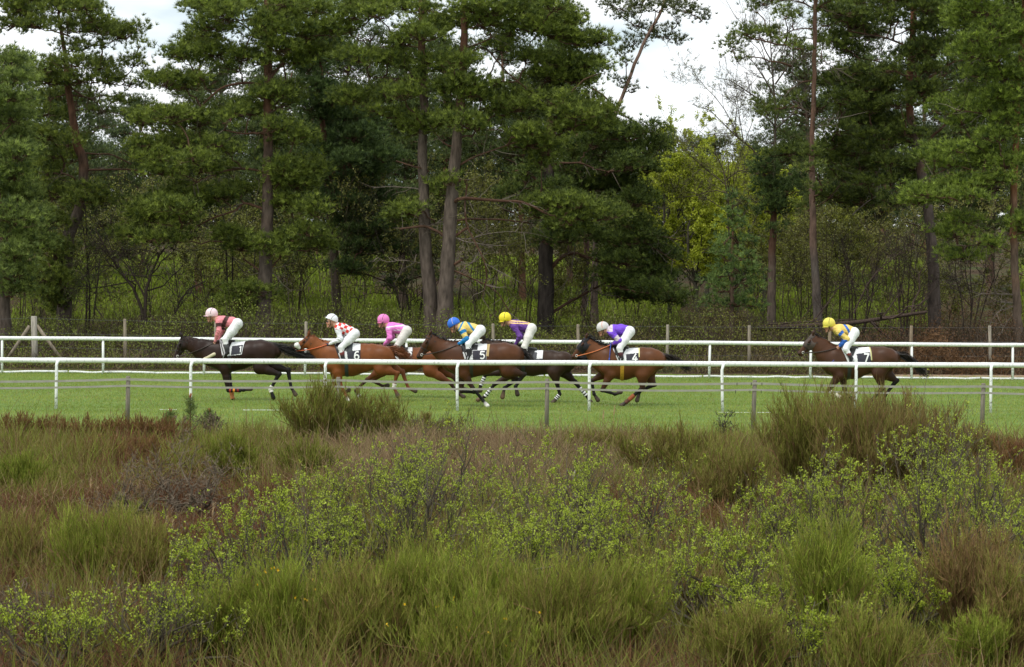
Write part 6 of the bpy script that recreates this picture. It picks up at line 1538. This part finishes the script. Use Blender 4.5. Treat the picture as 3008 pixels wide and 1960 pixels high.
Lf = [
 ('leafy hawthorn left of centre with grey lichened stems', 800, 1790, 1470, 190, 9, 2600, 0), ('low leafy hawthorn in front of the grey stems, left of centre', 960, 1700, 1400, 130, 8, 1700, 0), ('open leafy hawthorn in the centre with a tall leaning shoot', 1230, 1700, 1340, 190, 10, 2400, .1), ('leafy hawthorn behind the centre one, rising to the dry grass', 1330, 1560, 1290, 120, 7, 1200, -.2), ('dense leafy hawthorn right of centre', 1720, 1660, 1330, 180, 11, 3000, 0), ('small leafy hawthorn below the dense one', 1640, 1760, 1480, 140, 8, 1800, 0), ('leafy hawthorn beside the dense one, towards the hollow', 1880, 1700, 1420, 110, 7, 1400, .1),
 ('large leafy hawthorn at the right with open dark branches', 2820, 1740, 1250, 210, 12, 3400, 0), ('tall sprig of hawthorn rising against the grass at the right', 2800, 1560, 1195, 70, 5, 700, -.3), ('leafy hawthorn with upright shoots under the large brown broom', 2470, 1720, 1375, 150, 10, 2400, 0), ('leafy hawthorn with three shoots left of the upright one', 2340, 1700, 1440, 110, 7, 1500, -.1), ('low spreading hawthorn at lower right of centre', 2180, 1900, 1600, 190, 10, 2800, 0), ('low hawthorn between the feathery broom and the rusty one', 2640, 1880, 1600, 170, 9, 2600, 0), ('leafy hawthorn at the right edge below the large one', 2990, 1850, 1480, 110, 8, 1900, 0),
 ('small leafy hawthorn at lower left beside the bright green broom', 610, 1880, 1640, 100, 7, 1200, 0), ('sparse hawthorn with grey leaning stems at the lower left', 440, 1980, 1720, 140, 8, 900, .3), ('sparse hawthorn low in the left corner', 150, 1990, 1800, 150, 8, 1100, 0), ('low hawthorn at the bottom right of centre', 2330, 2010, 1800, 150, 8, 1700, 0), ('leafy hawthorn behind the bottom green brooms', 1480, 1800, 1540, 140, 8, 1700, 0), ('leafy hawthorn sprigs rising from the dry grass in the middle', 1080, 1560, 1330, 120, 6, 800, .1), ('thin hawthorn sprig at the edge of the track grass', 1290, 1330, 1215, 70, 5, 300, -.2)]
for k, (lab, px_, p0, p1, hf, ns, nl, ln) in enumerate(Lf): leafy(lab, px_, p0, p1, hf, 600 + k, ns, nl, ln)
for k, a in enumerate([('grey leafless thorn shrub with a tangle of fine twigs, left', 540, 1530, 1275, 170, 11), ('grey leafless thorn shrub in front of the heather at left', 380, 1560, 1370, 150, 9), ('bare grey thorn shrub in the lower left corner', 70, 1900, 1690, 110, 9), ('bare lichened thorn shrub among the leafy hawthorns, left of centre', 700, 1720, 1540, 110, 8), ('thin bare thorn shrub beside the track grass, left', 620, 1300, 1190, 60, 6), ('small dark bare shrub at the edge of the track grass, right of centre', 2145, 1300, 1210, 34, 6)]):
    leafy(a[0], *a[1:5], 700 + k, a[5], 0, 0, True, (.135, .105, .072) if k < 5 else (.06, .05, .04))

# pine saplings at the edge of the heath
for k, (px_, p0, p1, hf, lab) in enumerate([(558, 1275, 1160, 22, 'pine sapling with a rusty leading bud near the left rail posts'), (615, 1275, 1205, 26, 'short bushy pine sapling beside the rusty budded one'), (500, 1275, 1210, 26, 'short pine sapling left of the rusty budded one')]):
    p, d, h, w = spot(px_, p0, p1, hf); r = np.random.default_rng(k); root = thing('pine_sapling', lab, 'sapling', p, None)
    g, tw = Geo(), Geo(); add_tubes(tw, np.array([p, p + (0.01, 0, h * .5), p + (0, 0, h)]), np.array([.018, .013, .008]), 6, (.12, .07, .04))
    m = 26; z = h * r.uniform(.12, .95, m); a = r.random(m) * 6.28; l = w * (1.15 - z / h) * r.uniform(.4, 1.2, m)
    tip = p + np.stack([np.cos(a) * l, np.sin(a) * l, z + l * .4], -1); t = np.linspace(0, 1, 3)[None, :, None]
    b0 = p + np.stack([z * 0, z * 0, z * .9], -1); add_ribbons(tw, b0[:, None] * (1 - t) + tip[:, None] * t, np.full((m, 3), .012), np.broadcast_to((.11, .07, .04), (m, 3)), r=r)
    q = np.repeat(tip, 30, 0) + r.normal(0, .035, (m * 30, 3)); add_blades(g, q, norm(rvec(m * 30, r) * .8 + (0, 0, .8)), .09, .011, mixc((.09, .13, .035), (.18, .22, .06), r.random(m * 30)), r)
    add_blades(g, np.repeat(p[None] + (0, 0, h * .93), 24, 0), norm(rvec(24, r) * .35 + (0, 0, 1)), .12, .016, np.broadcast_to((.42, .12, .03), (24, 3)), r)
    obj('stem', tw, M['twig'], root); obj('crown', g, M['needles'], root)

# dry grass stalks with seed heads standing singly out of the heather
for k, (px_, p0, p1, ln) in enumerate([(430, 1690, 1505, .12), (440, 1650, 1520, -.05), (487, 1640, 1520, 0), (505, 1640, 1527, .02), (425, 1720, 1525, .06), (270, 1500, 1420, -.1), (285, 1500, 1442, .08), (350, 1560, 1480, 0), (375, 1570, 1500, .05), (60, 1560, 1500, .2), (30, 1480, 1415, .1), (620, 1600, 1488, .05), (640, 1700, 1572, 0), (612, 1690, 1570, .05), (290, 1640, 1562, .05), (2060, 1640, 1540, .3), (2090, 1640, 1575, .4), (2200, 1700, 1600, .3), (2262, 1720, 1620, .02), (1140, 1320, 1255, .3), (1960, 1560, 1450, .05), (1660, 1620, 1500, .05), (2600, 1640, 1490, .05), (1430, 1600, 1470, .15), (1770, 1290, 1215, .03), (1800, 1290, 1200, .05), (130, 1520, 1450, .05)]):
    p, d, h, w = spot(px_, p0, p1, 5); root = thing('grass_stalk', 'pale dry grass stalk with a drooping seed head standing in the heath', 'grass stalk', p, 'dry grass stalks with seed heads')
    t = np.linspace(0, 1, 8); P = p + np.stack([ln * h * t ** 1.6, rh.normal(0, .05) * t, h * t], -1); wd = max(d * 4.2e-4 * .45, .006)
    g = Geo(); add_tubes(g, P, np.full(8, wd * .5), 4, (.38, .27, .15)); obj('stalk', g, M['heath'], root)
    g = Geo(); A = P[5] * (1 - (s := np.linspace(0, 1, 6))[:, None]) + P[7] * s[:, None]; add_tubes(g, A, wd * np.array([.4, 1.3, 1.5, 1.25, .8, .2]), 5, (.52, .37, .20))
    m = 40; q = A[rh.integers(0, 6, m)]; add_blades(g, q, norm(rvec(m, rh) * .5 + (.15, 0, .9)), .05, .008, mixc((.40, .28, .15), (.60, .45, .26), rh.random(m)), rh); obj('seed_head', g, M['heath'], root)
# bleached dead branches
for k, (pts, lab) in enumerate([([(250, 1490), (290, 1530), (335, 1540)], 'bleached dead branch lying in the heather at left, longest'), ([(330, 1500), (370, 1510), (378, 1545)], 'bleached dead branch lying beside the longest one at left'), ([(590, 1530), (620, 1522), (650, 1538)], 'bleached forked stick beside the grey thorn shrub'), ([(1652, 1455), (1680, 1420), (1690, 1380)], 'pale peeled stick standing in the dry grass, right of centre'), ([(2760, 1870), (2785, 1840), (2780, 1790)], 'pale twisted stick at lower right')]):
    d = ground_at(*pts[0])[1] - .2; P = np.array([px2w(x, y, d) for x, y in pts]); Q = polyline(P, 9); root = thing('dead_branch', lab, 'branch', (Q[0][0], d, 0), None)
    g = Geo(); add_tubes(g, Q, np.linspace(.014, .006, 9), 5, (.50, .46, .40), True)
    obj('branch', g, M['wood'], root)
    lv = grow([(P, .01, .004)], rh, 1, .5, 6, .2, .9, 5); g = Geo(); add_ribbons(g, lv[1][0], np.full(lv[1][0].shape[:2], .010), np.broadcast_to((.45, .42, .37), (6, 3)), r=rh); obj('twigs', g, M['wood'], root)
